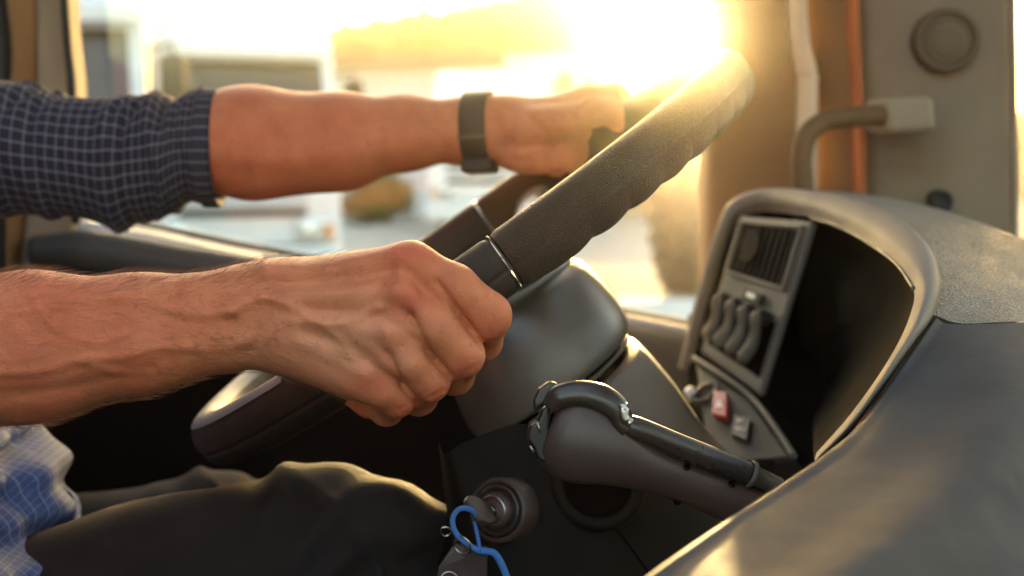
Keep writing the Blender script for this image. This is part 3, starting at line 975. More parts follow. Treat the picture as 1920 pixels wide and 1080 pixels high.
CV1 = [(1300, 700, 1.50), (1350, 545, 1.52), (1385, 440, 1.53), (1410, 415, 1.53), (1455, 410, 1.50), (1530, 425, 1.40), (1600, 460, 1.26), (1655, 505, 1.12), (1685, 550, 1.05), (1680, 600, 1.0), (1650, 672, .97), (1590, 770, .93), (1525, 850, .90)]
CV2 = [(1450 + (x - 1450) * .55 + 30, 640 + (y - 640) * .55, 1.42 - .30 * max(0, (x - 1450) / 260)) for x, y, d in CV1]
CV3 = [(1500, 650, 1.38)] * 13
pw = lambda C: [W(*c) for c in C]
pmesh('hood_lip', [pw(C0), pw(C1), pw(C2), pw(C2b)], 30, 160, M['dash_lip'], dash)
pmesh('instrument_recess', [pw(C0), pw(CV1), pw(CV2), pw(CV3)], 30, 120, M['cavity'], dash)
# fine bead just inside the lip
MB().tube(crom(np.array([W(x, y, d - .002) for x, y, d in [(1520, 409, 1.28), (1560, 420, 1.20), (1612, 446, 1.095), (1676, 491, .938), (1713, 541, .858)]]), 60), .0011, 8).build('recess_bead', M['grey_panel'], dash, True)
# far cheek of the hood
pmesh('far_cheek', [[W(*c) for c in C2b[:5]], [W(x + 6, y + 2, d + .12) for x, y, d in C2b[:5]], [W(x + 40, y + 10, d + .25) for x, y, d in C2b[:5]]], 12, 60, M['dash_lip'], dash)
# grained top pad
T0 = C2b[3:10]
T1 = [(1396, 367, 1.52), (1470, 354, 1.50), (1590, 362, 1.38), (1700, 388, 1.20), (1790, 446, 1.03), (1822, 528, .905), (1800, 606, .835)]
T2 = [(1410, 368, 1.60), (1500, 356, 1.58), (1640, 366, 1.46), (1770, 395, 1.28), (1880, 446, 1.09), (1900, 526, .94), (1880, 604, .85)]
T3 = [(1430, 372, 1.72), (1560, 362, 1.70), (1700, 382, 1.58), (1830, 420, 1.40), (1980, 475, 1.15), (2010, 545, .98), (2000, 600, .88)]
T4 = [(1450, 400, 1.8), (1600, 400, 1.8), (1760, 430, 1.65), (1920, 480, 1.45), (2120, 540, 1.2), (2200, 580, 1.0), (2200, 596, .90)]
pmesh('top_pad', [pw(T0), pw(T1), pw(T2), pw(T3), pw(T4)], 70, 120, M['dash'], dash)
# near flank sweeping down towards the passenger side
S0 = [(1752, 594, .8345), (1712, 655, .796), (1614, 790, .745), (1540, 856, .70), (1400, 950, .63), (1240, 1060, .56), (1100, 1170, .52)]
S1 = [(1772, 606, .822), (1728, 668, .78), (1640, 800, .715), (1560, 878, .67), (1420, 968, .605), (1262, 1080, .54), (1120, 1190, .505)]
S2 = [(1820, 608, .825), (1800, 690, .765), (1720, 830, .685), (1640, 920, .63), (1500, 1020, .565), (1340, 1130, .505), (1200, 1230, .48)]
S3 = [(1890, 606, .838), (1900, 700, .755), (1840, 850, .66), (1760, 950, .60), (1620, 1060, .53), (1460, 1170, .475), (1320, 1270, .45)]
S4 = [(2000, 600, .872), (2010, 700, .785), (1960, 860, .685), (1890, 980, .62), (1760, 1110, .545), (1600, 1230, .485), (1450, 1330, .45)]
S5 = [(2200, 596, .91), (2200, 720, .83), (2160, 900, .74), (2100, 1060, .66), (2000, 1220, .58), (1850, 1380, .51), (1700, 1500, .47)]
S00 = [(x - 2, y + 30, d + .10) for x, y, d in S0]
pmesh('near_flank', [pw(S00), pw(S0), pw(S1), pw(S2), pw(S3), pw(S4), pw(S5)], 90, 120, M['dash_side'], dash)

# dark carcass under the recess, behind the switch panel
kk = [(1290, 590, 1.53), (1560, 560, 1.50), (1610, 930, 1.07), (1292, 930, 1.34)]
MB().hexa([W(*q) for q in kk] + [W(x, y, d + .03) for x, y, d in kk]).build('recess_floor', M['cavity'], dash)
# vent and slider panel on the door side
VQ = [np.array(W(*c)) for c in [(1388, 404, 1.405), (1524, 414, 1.275), (1424, 742, 1.255), (1312, 660, 1.37)]]   # TL TR BR BL
vn = np.cross(VQ[1] - VQ[0], VQ[3] - VQ[0])
vn /= np.linalg.norm(vn)
if vn @ FWD > 0:
    vn = -vn


def vp(u, v, h=0.0, Qd=None, nn=None):
    q = VQ if Qd is None else Qd
    return (q[0] * (1 - u) + q[1] * u) * (1 - v) + (q[3] * (1 - u) + q[2] * u) * v + (vn if nn is None else nn) * h


def slab(u0, u1, v0, v1, h0, h1, Qd=None, nn=None, sk=0.0):
    c = [(u0, v0), (u1, v0), (u1, v1), (u0, v1)]
    return MB().hexa([vp(u, v, h1, Qd, nn) for u, v in c] + [vp(u, v, h0, Qd, nn) for u, v in c])


vpan = slab(0, 1, 0, 1, -.007, 0).build('vent_panel', M['grey_panel'], dash)
bevel(vpan, .003, 3)
fr = MB()
for a, b_, c_, d_ in ((.05, .93, .035, .06), (.05, .93, .40, .425), (.05, .085, .06, .40), (.895, .93, .06, .40)):
    fr.hexa([vp(u, v, .004) for u, v in ((a, c_), (b_, c_), (b_, d_), (a, d_))] + [vp(u, v, -.002) for u, v in ((a, c_), (b_, c_), (b_, d_), (a, d_))])
bevel(fr.build('vent_frame', M['grey_panel'], vpan), .0012, 2)
slab(.085, .895, .06, .40, -.001, .0006).build('vent_cavity', M['cavity'], vpan)
for k in range(9):
    u = .12 + k * .088
    bevel(slab(u, u + .045, .065, .395, .0007, .0042).build('vent_slat', M['vent_dark'], vpan), .0008, 2)
kn = [vp(.36 + .13 * math.cos(t), .21 + .115 * math.sin(t), .0043) for t in np.linspace(0, 2 * math.pi, 28, endpoint=False)]
bevel(MB().prism(kn, vn * .003).build('vent_knob', M['vent_dark'], vpan), .0015, 3)
bt = slab(.42, .70, .475, .545, 0.0005, .005).build('panel_button', M['switch_dark'], vpan)
bevel(bt, .0015, 3)
slab(.50, .62, .495, .525, .0051, .0056).build('button_mark', M['white_mark'], bt)
slab(.10, .93, .60, .915, .0004, .0012).build('slider_recess', M['cavity'], vpan)
for k in range(4):
    u = .15 + k * .20
    P_ = [vp(u + .085, .585, .010), vp(u + .085, .63, .013), vp(u + .085, .70, .010), vp(u + .075, .78, .009), vp(u + .065, .85, .012), vp(u + .060, .885, .013)]
    sl = MB().tube(crom(np.array(P_), 24), np.interp(np.linspace(0, 1, 24), [0, .15, .4, .8, 1], [.004, .006, .0048, .0068, .0045]), 14).build('slider_lever', M['grey_panel'], vpan, True)
    MB().lathe(vp(u + .085, .60, .004), vn, [(.0065, -.003), (.0065, .007), (.005, .010), (.0001, .011)], 18).build('slider_cap', M['switch_dark'], sl, True)

SQ = [np.array(W(*c)) for c in [(1303, 676, 1.365), (1412, 752, 1.25), (1492, 862, 1.14), (1330, 880, 1.20)]]
sn = np.cross(SQ[1] - SQ[0], SQ[3] - SQ[0])
sn /= np.linalg.norm(sn)
if sn @ FWD > 0:
    sn = -sn
sp_ = lambda px_, py_, h: None
span = MB().hexa([q + sn * .002 for q in SQ] + [q - sn * .03 for q in SQ]).build('switch_panel', M['switch_dark'], dash)
bevel(span, .005, 4)
MB().tube(crom(np.array([SQ[0] + sn * .003, SQ[0] * .5 + SQ[1] * .5 + sn * .004 + UP * .002, SQ[1] + sn * .003 + UP * .001, SQ[1] * .45 + SQ[2] * .55 + sn * .003 + UP * .003, SQ[2] + sn * .003]), 40), .0028, 10).build('panel_edge', M['grey_panel'], span, True)


def on_plane(px_, py_, h=0.0):
    r = W(px_, py_, 1.0) - CAM
    t = ((SQ[0] - CAM) @ sn) / (r @ sn)
    return CAM + r * t + sn * h


def key_cap(poly, h, nm, mat, lab=None):
    o = MB().prism([on_plane(x, y, .0022) for x, y in poly], sn * h).build(nm, mat, span, label=lab)
    bevel(o, .0015, 3)
    return o


rb = key_cap([(1347, 745), (1372, 750), (1371, 797), (1343, 790)], .007, 'hazard_switch', M['red'], 'red hazard switch')
MB().prism([on_plane(x, y, .0093) for x, y in [(1358, 764), (1364, 780), (1350, 778)]], sn * .0004).build('hazard_triangle', M['white_mark'], rb)
kb = key_cap([(1384, 787), (1414, 796), (1408, 838), (1378, 826)], .005, 'rocker_switch', M['black'])
for k, (a, b_) in enumerate((((1392, 800), (1400, 803)), ((1388, 815), (1402, 819)))):
    MB().tube([on_plane(*a, .0076), on_plane(*b_, .0076)], .0008, 6).build('switch_mark', M['white_mark'], kb, True)
c = on_plane(1326, 742, .002)
MB().lathe(c, sn, [(.014, -.002), (.0145, .003), (.011, .004), (.0095, -.001), (.0001, -.002)], 28).build('power_socket', M['black'], span, True)
MB().lathe(on_plane(1300, 745, .002), sn, [(.0055, -.002), (.0055, .006), (.004, .008), (.0001, .0085)], 18).build('knob', M['white_mark'], span, True)
key_cap([(1418, 838), (1452, 850), (1456, 880), (1418, 884)], .0008, 'open_slot', M['cavity'])

# ------------------------------------------------------------------ ignition lock, key and cord
ign = thing('ignition_lock', 'round ringed ignition lock low on the dark dash panel', 'ignition lock', tuple(W(937, 957, .885)))
ia = -FWD * .86 - RGT * .48 + UP * .12
ia /= np.linalg.norm(ia)
c = W(940, 957, .884)
MB().lathe(c, ia, [(.0205, -.012), (.0205, .004), (.0190, .0065), (.0172, .006), (.0165, .003)], 48).build('outer_ring', M['lever'], ign, True)
MB().lathe(c, ia, [(.0165, .003), (.0160, .0068), (.0140, .0075), (.0130, .004), (.0118, .004)], 48).build('inner_ring', M['lever_trim'], ign, True)
MB().lathe(c, ia, [(.0118, .004), (.0112, .0095), (.0095, .011), (.0001, .0108)], 40).build('lock_barrel', M['lever'], ign, True)
pts = [c + ia * .0113 + (UP * math.cos(t) + np.cross(ia, UP) * math.sin(t)) * .0088 for t in np.linspace(0, 2 * math.pi, 40, endpoint=False)]
MB().tube(pts, .0008, 8, closed=True).build('barrel_ring', M['metal'], ign, True)

key = thing('ignition_key', 'key with a dark bow pushed into the ignition lock', 'key', tuple(c + ia * .02))
kx = np.cross(ia, UP)
kx /= np.linalg.norm(kx)
ku = UP * .75 + kx * .66
ku /= np.linalg.norm(ku)
ks = np.cross(ia, ku)
m = MB()
out = []
for t, wd in ((.011, .0030), (.016, .0035), (.018, .008), (.024, .0105), (.031, .0105), (.036, .0075)):
    out.append((t, wd))
prof = [c + ia * t + ku * w_ for t, w_ in out] + [c + ia * t - ku * w_ for t, w_ in out[::-1]]
o = MB().prism([p - ks * .0022 for p in prof], ks * .0044).build('key_bow', M['lever'], key)
bevel(o, .0012, 3)
b = MB().tube([c + ia * .0105, c + ia * .0145], .0028, 10)
b.build('key_blade', M['metal'], key, True)

cord = thing('lanyard', 'bright blue cord looped through the ignition key', 'lanyard', tuple(W(870, 985, .84)))
lp = [(893, 968, .853), (884, 957, .848), (871, 953, .845), (858, 957, .843), (849, 972, .842), (851, 991, .842), (860, 1006, .842), (874, 1018, .842), (890, 1029, .843), (899, 1033, .845), (898, 1020, .850), (894, 1000, .853), (890, 978, .856)]
MB().tube(crom(np.array([W(*p) for p in lp]), 90), .0012, 10, flat=1.4).build('cord_loop', M['blue_cord'], cord, True)
lp = [(899, 1033, .846), (912, 1034, .846), (926, 1037, .846), (938, 1053, .846), (950, 1082, .846), (962, 1120, .848)]
MB().tube(crom(np.array([W(*p) for p in lp]), 40), .0014, 10, flat=1.5).build('cord_end', M['blue_cord'], cord, True)

kr = thing('key_ring', 'small coiled metal key ring hanging from the blue cord', 'key ring', tuple(W(866, 1020, .842)))
for q, (x, y, r, d) in enumerate(((866, 1022, .0058, .843), (868, 1025, .0054, .845), (836, 997, .0030, .844))):
    n0 = (FWD * .8 + RGT * (.5 - .3 * q) + UP * .3)
    n0 /= np.linalg.norm(n0)
    e1 = np.cross(n0, UP)
    e1 /= np.linalg.norm(e1)
    e2 = np.cross(n0, e1)
    pts = [W(x, y, d) + (e1 * math.cos(t) + e2 * math.sin(t)) * r for t in np.linspace(0, 2 * math.pi, 36, endpoint=False)]
    MB().tube(pts, .0007, 8, closed=True).build('ring_coil', M['metal'], kr, True)
tag = thing('key_tag', 'dark rectangular key tag hanging below the key ring', 'key tag', tuple(W(868, 1060, .845)))
o = MB().prism([W(*p) for p in [(852, 1020, .846), (914, 1026, .85), (912, 1130, .85), (812, 1130, .842), (822, 1064, .842)]], FWD * .004).build('tag_plate', M['lever'], tag)
bevel(o, .0012, 3)
MB().lathe(W(842, 1088, .8405), -FWD, [(.0050, -.001), (.0058, .001), (.0048, .0014), (.0040, -.001)], 24).build('tag_rivet', M['metal'], tag, True)
o = MB().box((.36, -.79, .83), (.995, .62, 1.865)).build('passenger_side', M['door_dark'], dash)
bevel(o, .04, 4)

# ------------------------------------------------------------------ person
def smin(a, b, k):
    h = np.clip(.5 + .5 * (b - a) / k, 0, 1)
    return b + (a - b) * h - k * h * (1 - h)


def cap(a, b, ra, rb=None):
    """tapered capsule: pixel+depth ends, radii in millimetres"""
    rb = ra if rb is None else rb
    return (W(*a), W(*b), ra / 1000, rb / 1000)


def chain(pts, k):
    return ([cap(p[:3], q[:3], p[3], q[3]) for p, q in zip(pts[:-1], pts[1:])], k)


# right forearm, wrist and back of the hand (blend radius 11 mm)
R_ARM = ([
    cap((-420, 720, .80), (-230, 690, .765), 47, 46),
    cap((-230, 672, .765), (60, 630, .768), 43, 33.5), cap((-230, 690, .765), (60, 668, .768), 42, 34),
    cap((60, 630, .768), (260, 612, .776), 33.5, 27), cap((60, 668, .768), (260, 640, .776), 34, 27),
    cap((260, 612, .776), (470, 572, .784), 27, 20.5), cap((260, 640, .776), (470, 612, .786), 27, 20.5),
    cap((470, 570, .784), (530, 560, .785), 20.5, 19), cap((470, 614, .786), (540, 622, .787), 20.5, 20),
    # metacarpals
    cap((530, 552, .785), (768, 500, .775), 18, 12.8),
    cap((530, 570, .782), (752, 566, .766), 17, 12.6),
    cap((535, 600, .782), (722, 636, .768), 17, 12.2),
    cap((540, 630, .786), (682, 706, .776), 18, 11.6),
    # heel of the hand and palm bulk
    cap((545, 630, .797), (660, 706, .789), 20, 13), cap((550, 560, .797), (750, 520, .788), 18, 13),
    cap((560, 600, .797), (720, 600, .784), 18, 14),
], .011)
R_FING = [
    chain([(775, 500, .776, 12.6), (852, 538, .773, 12.2), (914, 592, .782, 12.8), (905, 640, .812, 10.8), (850, 628, .834, 9.5), (800, 600, .838, 8.5)], .004),
    chain([(752, 566, .766, 12.0), (815, 610, .767, 11.6), (866, 666, .778, 12.0), (852, 704, .806, 10.8), (800, 690, .830, 9.6), (750, 660, .835, 8.6)], .004),
    chain([(722, 636, .768, 11.6), (765, 673, .769, 11.0), (803, 714, .780, 11.4), (785, 744, .806, 10.3), (735, 728, .830, 9.2), (690, 700, .836, 8.4)], .004),
    chain([(682, 706, .776, 10.8), (715, 727, .777, 10.0), (743, 746, .786, 10.4), (725, 768, .808, 9.0), (690, 755, .828, 8.2), (655, 735, .834, 7.6)], .004),
    # thumb, on the driver's side of the rim
    chain([(590, 570, .808, 17), (690, 545, .826, 14), (760, 532, .838, 11.5), (820, 530, .842, 10), (860, 540, .842, 8.5)], .006),
]
# left arm: elbow inside the sleeve, forearm, wrist, hand seen from the thumb side
L_ARM = ([
    cap((-330, 330, 1.16), (200, 292, 1.22), 38, 38),
    cap((200, 290, 1.22), (392, 270, 1.22), 37, 37), cap((392, 270, 1.22), (440, 265, 1.22), 37, 42), cap((440, 265, 1.22), (480, 262, 1.22), 42, 42.5), cap((480, 262, 1.22), (640, 258, 1.215), 42.5, 37),
    cap((480, 285, 1.22), (640, 278, 1.215), 40, 36),
    cap((640, 262, 1.215), (760, 250, 1.21), 37, 30), cap((760, 250, 1.21), (880, 244, 1.205), 30, 24.5),
    cap((880, 238, 1.205), (945, 238, 1.20), 23.5, 22), cap((880, 254, 1.205), (945, 250, 1.20), 23, 22),
    cap((940, 236, 1.20), (1075, 222, 1.19), 22, 19), cap((940, 262, 1.20), (1060, 282, 1.195), 20, 15),
    cap((950, 245, 1.205), (1080, 250, 1.205), 22, 18), cap((985, 290, 1.192), (1060, 285, 1.19), 14, 12),
    cap((1040, 232, 1.20), (1095, 205, 1.205), 17, 13),
], .014)
L_FING = [
    # thumb lying over the driver's side of the rim
    chain([(985, 240, 1.180, 17), (1064, 226, 1.163, 13.2), (1112, 210, 1.156, 11.8), (1142, 208, 1.158, 10.6), (1158, 226, 1.165, 9.2)], .005),
    # fingers over and behind the rim, tips curling back underneath
    chain([(1050, 215, 1.20, 14), (1098, 190, 1.195, 12.6), (1152, 184, 1.20, 11.8), (1180, 200, 1.21, 10.6), (1186, 240, 1.22, 9)], .004),
    chain([(1070, 245, 1.225, 13), (1130, 225, 1.245, 11.5), (1150, 270, 1.25, 10), (1112, 290, 1.205, 9.6)], .005),
    chain([(1050, 265, 1.23, 12), (1105, 262, 1.255, 11), (1105, 305, 1.25, 10), (1075, 306, 1.205, 9.2)], .005),
    chain([(1035, 285, 1.23, 11), (1075, 290, 1.25, 10), (1075, 318, 1.245, 9.2), (1040, 312, 1.205, 8.6)], .005),
    # ball of the thumb towards the camera, heel of the hand
    chain([(965, 285, 1.188, 14), (1005, 296, 1.182, 11), (1050, 300, 1.185, 9)], .01),
]
# trunk under the clothes: joins the two arms
TRUNK = ([
    cap((-420, 720, .80), (-560, 330, .86), 46, 56), cap((-330, 330, 1.16), (-560, 330, 1.20), 38, 52),
    cap((-560, 330, .86), (-600, 300, 1.03), 58, 70), cap((-560, 330, 1.20), (-600, 300, 1.03), 58, 70),
    cap((-600, 330, 1.03), (-560, 800, 1.02), 95, 100), cap((-560, 800, 1.02), (-480, 1160, 1.02), 100, 100),
    cap((-600, 300, 1.03), (-590, 60, 1.03), 60, 55),
    cap((-480, 1180, .95), (-300, 1200, .94), 70, 66), cap((-480, 1180, 1.09), (-300, 1200, 1.10), 70, 66),
], .05)


def sd_prim(P, pr):
    a, b, ra, rb = pr
    ab = b - a
    h = np.clip(((P - a) @ ab) / (ab @ ab), 0, 1)
    return np.linalg.norm(P - a - h[:, None] * ab, axis=1) - (ra + (rb - ra) * h)


def body_sdf(P, center, rad):
    """signed distance of the body at P, skipping primitives far from this brick"""
    def grp(g):
        prims, k = g
        d = None
        for pr in prims:
            a, b, ra, rb = pr
            ab = b - a
            h = min(1, max(0, ((center - a) @ ab) / (ab @ ab)))
            if np.linalg.norm(center - a - h * ab) - max(ra, rb) > rad + .045:
                continue
            s = sd_prim(P, pr)
            d = s if d is None else smin(d, s, k)
        return d

    def hand(arm, fing, kf):
        d = grp(arm)
        f = None
        for g in fing:
            s = grp(g)
            if s is not None:
                f = s if f is None else smin(f, s, .0016)
        if f is None:
            return d
        return f if d is None else smin(d, f, kf)
    d = None
    for s, k in ((hand(R_ARM, R_FING, .0075), .03), (hand(L_ARM, L_FING, .008), .03), (grp(TRUNK), .04)):
        if s is not None:
            d = s if d is None else smin(d, s, k)
    return np.full(len(P), 9.0) if d is None else d


def surface_nets(h, B=16):
    prims = list(R_ARM[0]) + list(L_ARM[0]) + list(TRUNK[0])
    for g in R_FING + L_FING:
        prims += g[0]
    step = B * h
    keys = set()
    for a, b, ra, rb in prims:
        r = max(ra, rb) + step * .9 + .004
        lo, hi = np.minimum(a, b) - r, np.maximum(a, b) + r
        i0, i1 = np.floor(lo / step).astype(int), np.ceil(hi / step).astype(int)
        g = np.stack(np.meshgrid(*[np.arange(p, q) for p, q in zip(i0, i1)], indexing='ij'), -1).reshape(-1, 3)
        c = (g + .5) * step
        d = sd_prim(c, (a, b, ra, rb))
        keep = (d < step * .87 + .012) & (d > -step * .87 - .012)
        keys |= set(map(tuple, g[keep]))
    n = B + 1
    loc = np.stack(np.meshgrid(*[np.arange(n)] * 3, indexing='ij'), -1).reshape(-1, 3)
    corner = np.array([(i, j, k) for i in (0, 1) for j in (0, 1) for k in (0, 1)])
    edges = [(a, b) for a in range(8) for b in range(8) if a < b and np.abs(corner[a] - corner[b]).sum() == 1]
    OFF = 4096

    def key(g):
        g = g + OFF
        return (g[:, 0].astype(np.int64) * 8192 + g[:, 1]) * 8192 + g[:, 2]
    VK, VP, QK, QF = [], [], [], []
    rad = step * .87
    for b in keys:
        base = np.array(b) * B
        c = (np.array(b) + .5) * step
        dc = body_sdf(c[None], c, rad)[0]
        if abs(dc) > rad + .015:
            continue
        S = body_sdf((base + loc) * h, c, rad).reshape(n, n, n)
        neg = S < 0
        if neg.all() or not neg.any():
            continue
        C8 = np.stack([S[i:i + B, j:j + B, k:k + B] for i, j, k in corner], -1)
        act = (C8.min(-1) < 0) & (C8.max(-1) >= 0)
        ii = np.argwhere(act)
        if len(ii) == 0:
            continue
        s = C8[act]
        acc = np.zeros((len(ii), 3))
        cnt = np.zeros(len(ii))
        for p, q in edges:
            m = (s[:, p] < 0) != (s[:, q] < 0)
            t = s[m, p] / (s[m, p] - s[m, q])
            acc[m] += corner[p] + t[:, None] * (corner[q] - corner[p])
            cnt[m] += 1
        VK.append(key(ii + base))
        VP.append((ii + base + acc / cnt[:, None]) * h)
        for ax in range(3):
            o1, o2 = (ax + 1) % 3, (ax + 2) % 3
            e = [slice(0, B)] * 3
            e2 = list(e)
            e2[ax] = slice(1, B + 1)
            A, Z = neg[tuple(e)], neg[tuple(e2)]
            for flip in (0, 1):
                m = (A & ~Z) if flip == 0 else (~A & Z)
                g = np.argwhere(m) + base
                if len(g) == 0:
                    continue
                u, v = np.zeros(3, int), np.zeros(3, int)
                u[o1] = 1
                v[o2] = 1
                q = np.stack([key(g - u - v), key(g - v), key(g), key(g - u)], 1)
                QK.append(q if flip == 0 else q[:, ::-1])
    VK, VP, QK = np.concatenate(VK), np.concatenate(VP), np.concatenate(QK)
    o = np.argsort(VK)
    VK, VP = VK[o], VP[o]
    ix = np.minimum(np.searchsorted(VK, QK), len(VK) - 1)
    ok = (VK[ix] == QK).all(1)
    return VP, ix[ok]


def vnormals(V, Q):
    n = np.cross(V[Q[:, 2]] - V[Q[:, 0]], V[Q[:, 3]] - V[Q[:, 1]])
    N = np.zeros_like(V)
    for k in range(4):
        np.add.at(N, Q[:, k], n)
    return N / (np.linalg.norm(N, axis=1)[:, None] + 1e-12)


def pl_dist(x, y, pts):
    """distance in pixels to a polyline, and position along it"""
    best = np.full(len(x), 1e9)
    pts = crom(np.asarray(pts, float), 6 * len(pts))
    for (ax, ay), (bx, by) in zip(pts[:-1], pts[1:]):
        dx, dy = bx - ax, by - ay
        t = np.clip(((x - ax) * dx + (y - ay) * dy) / (dx * dx + dy * dy + 1e-9), 0, 1)
        best = np.minimum(best, np.hypot(x - ax - t * dx, y - ay - t * dy))
    return best


V, Q = surface_nets(.0013)
# relax the grid stair-steps a little
for _ in range(3):
    acc = np.zeros_like(V)
    cnt = np.zeros(len(V))
    for k in range(4):
        np.add.at(acc, Q[:, k], V[Q[:, (k + 1) % 4]])
        np.add.at(acc, Q[:, k], V[Q[:, (k - 1) % 4]])
        np.add.at(cnt, Q[:, k], 2)
    V = V + .5 * (acc / np.maximum(cnt, 1)[:, None] - V)
N = vnormals(V, Q)
px, py, dd = PXV(V)
face = np.clip(-(N @ FWD), 0, 1)
rmask = ((dd < .93) & (px > -200)) * np.clip(face * 2.5, 0, 1) * np.clip((.815 - dd) / .02, 0, 1)
D = np.zeros(len(V))
red = np.zeros(len(V))
pale = np.zeros(len(V))


def ridge(pts, amp, sig, msk=None):
    global D
    D += (rmask if msk is None else msk) * amp / 1000 * np.exp(-.5 * (pl_dist(px, py, pts) / sig) ** 2)


def bump_at(x, y, sx, sy, ang, amp, msk=None):
    global D
    a = math.radians(ang)
    u = (px - x) * math.cos(a) + (py - y) * math.sin(a)
    v = -(px - x) * math.sin(a) + (py - y) * math.cos(a)
    g = np.exp(-.5 * ((u / sx) ** 2 + (v / sy) ** 2)) * (rmask if msk is None else msk)
    D += g * amp / 1000
    return g


# veins, tendons and the lie of the muscles on the near arm
for pts, amp, sg in [
    ([(-20, 590), (60, 580), (130, 574), (210, 560), (290, 570), (370, 590), (440, 585)], 1.3, 7),
    ([(210, 560), (280, 545), (350, 530), (430, 515), (500, 510)], 1.0, 6),
    ([(430, 585), (490, 560), (545, 575), (600, 602), (660, 600), (710, 575)], 1.5, 6.5),
    ([(490, 560), (560, 548), (640, 550), (700, 535)], 1.1, 6),
    ([(600, 602), (640, 640), (660, 670)], .8, 6),
    ([(-20, 700), (70, 695), (150, 675), (230, 668), (300, 650), (380, 655)], 1.1, 7),
    ([(150, 675), (220, 700), (280, 700)], .8, 6),
    ([(60, 560), (110, 620), (180, 640), (240, 625)], .7, 6),
    ([(500, 505), (580, 508), (680, 492), (745, 478)], 1.6, 11),
    ([(540, 560), (640, 558), (735, 548)], 1.4, 10),
    ([(550, 600), (640, 612), (715, 625)], 1.1, 10),
    ([(560, 640), (630, 672), (675, 700)], .9, 10),
    ([(470, 520), (540, 530), (640, 522), (730, 510)], -1.3, 9),
    ([(560, 585), (650, 586), (715, 592)], -.9, 8),
    ([(570, 625), (640, 645), (690, 668)], -.8, 8),
    ([(-20, 640), (100, 632), (250, 612), (420, 600)], -1.2, 20),
    ([(-20, 745), (120, 730), (260, 700), (400, 665), (470, 652)], -1.3, 10),
    ([(300, 690), (390, 668), (470, 640)], 1.4, 9),
    ([(480, 640), (500, 600), (505, 550)], -.7, 6),
]:
    ridge(pts, amp * 1.35, sg)
# clefts between the fingers
for pts in ([(818, 528), (832, 548), (852, 576), (881, 613), (906, 652)], [(772, 596), (783, 618), (802, 658), (822, 682), (843, 706)], [(728, 672), (739, 692), (757, 724), (782, 752)]):
    ridge(pts, -1.5, 5.5)
    ridge(pts, -.7, 2.4)
# knuckles
for x, y, sx, sy, an, am in [(772, 486, 26, 20, 35, 2.6), (757, 548, 22, 16, 40, 3.8), (732, 622, 20, 14, 42, 3.6), (692, 698, 18, 13, 42, 2.8),
                             (925, 580, 26, 20, 50, 1.2), (880, 664, 20, 18, 50, 1.2), (815, 714, 18, 16, 50, 1.1), (752, 746, 15, 14, 50, 1.0)]:
    bump_at(x, y, sx, sy, an, am)
# hollows between the knuckles and folds over the finger joints
for x, y, sx, sy, an, am in [(790, 540, 20, 9, 52, -2.6), (766, 592, 18, 9, 48, -2.6), (725, 664, 16, 8, 45, -2.4)]:
    bump_at(x, y, sx, sy, an, am)
for cx, cy, ln, an in [(928, 548, 22, -40), (940, 562, 22, -42), (880, 690, 18, -30), (872, 700, 17, -30), (818, 738, 14, -30), (757, 762, 12, -30),
                       (792, 470, 16, 80), (806, 476, 16, 78)]:
    a = math.radians(an)
    ridge([(cx - ln * math.cos(a), cy - ln * math.sin(a)), (cx, cy + 1), (cx + ln * math.cos(a), cy + ln * math.sin(a))], -.45, 2.6)
for x, y, sx, sy, am in [(768, 470, 40, 26, .8), (762, 570, 34, 24, 1.0), (722, 650, 26, 22, .75), (694, 716, 30, 22, .9), (930, 612, 34, 26, .55),
                         (885, 690, 26, 22, .6), (820, 738, 24, 18, .6), (755, 764, 22, 16, .6), (560, 600, 60, 30, .2)]:
    red = np.maximum(red, rmask * am * np.exp(-.5 * (((px - x) / sx) ** 2 + ((py - y) / sy) ** 2)))
red = np.maximum(red, (dd < .93) * np.clip((px + 150) / 200, 0, 1) * np.clip((480 - px) / 250, 0, 1) * .38)
red = np.maximum(red, (dd > 1.1) * np.clip((900 - px) / 300, 0, 1) * (.22 + .16 * np.sin(px / 37 + py / 23) * np.sin(py / 19 - px / 61)))
pale = (dd < .93) * np.exp(-.5 * (((px - 640) / 110) ** 2 + ((py - 640) / 60) ** 2)) * .6
# far hand: thumb joint and the crease at its root
lm = (dd > 1.1) * np.clip(face * 2, 0, 1)
bump_at(1112, 196, 14, 16, 60, 1.8, lm)
ridge([(1085, 205), (1108, 192), (1130, 186), (1160, 196)], -1.8, 4, lm)
ridge([(1085, 245), (1105, 240), (1140, 236)], -2.0, 5, lm)
ridge([(1148, 162), (1154, 176), (1158, 190)], -.8, 4, lm)
ridge([(1050, 262), (1090, 268), (1125, 262)], -1.8, 5, lm)
ridge([(985, 215), (1020, 250), (1040, 285)], -1.0, 7, lm)
ridge([(955, 300), (985, 300), (1020, 285)], -1.0, 5, lm)
ridge([(480, 215), (600, 225), (760, 228), (860, 222)], -1.2, 12, lm)
ridge([(450, 300), (600, 300), (760, 275), (860, 262)], 1.2, 12, lm)
V = V + N * D[:, None]
person = thing('person', 'driver in checked shirt with rolled sleeves and dark trousers, both hands gripping the wheel', 'person', tuple(W(-480, 1180, 1.02)))
mesh('body', V, Q, M['skin'], person, attr={'redness': red, 'paleness': pale})

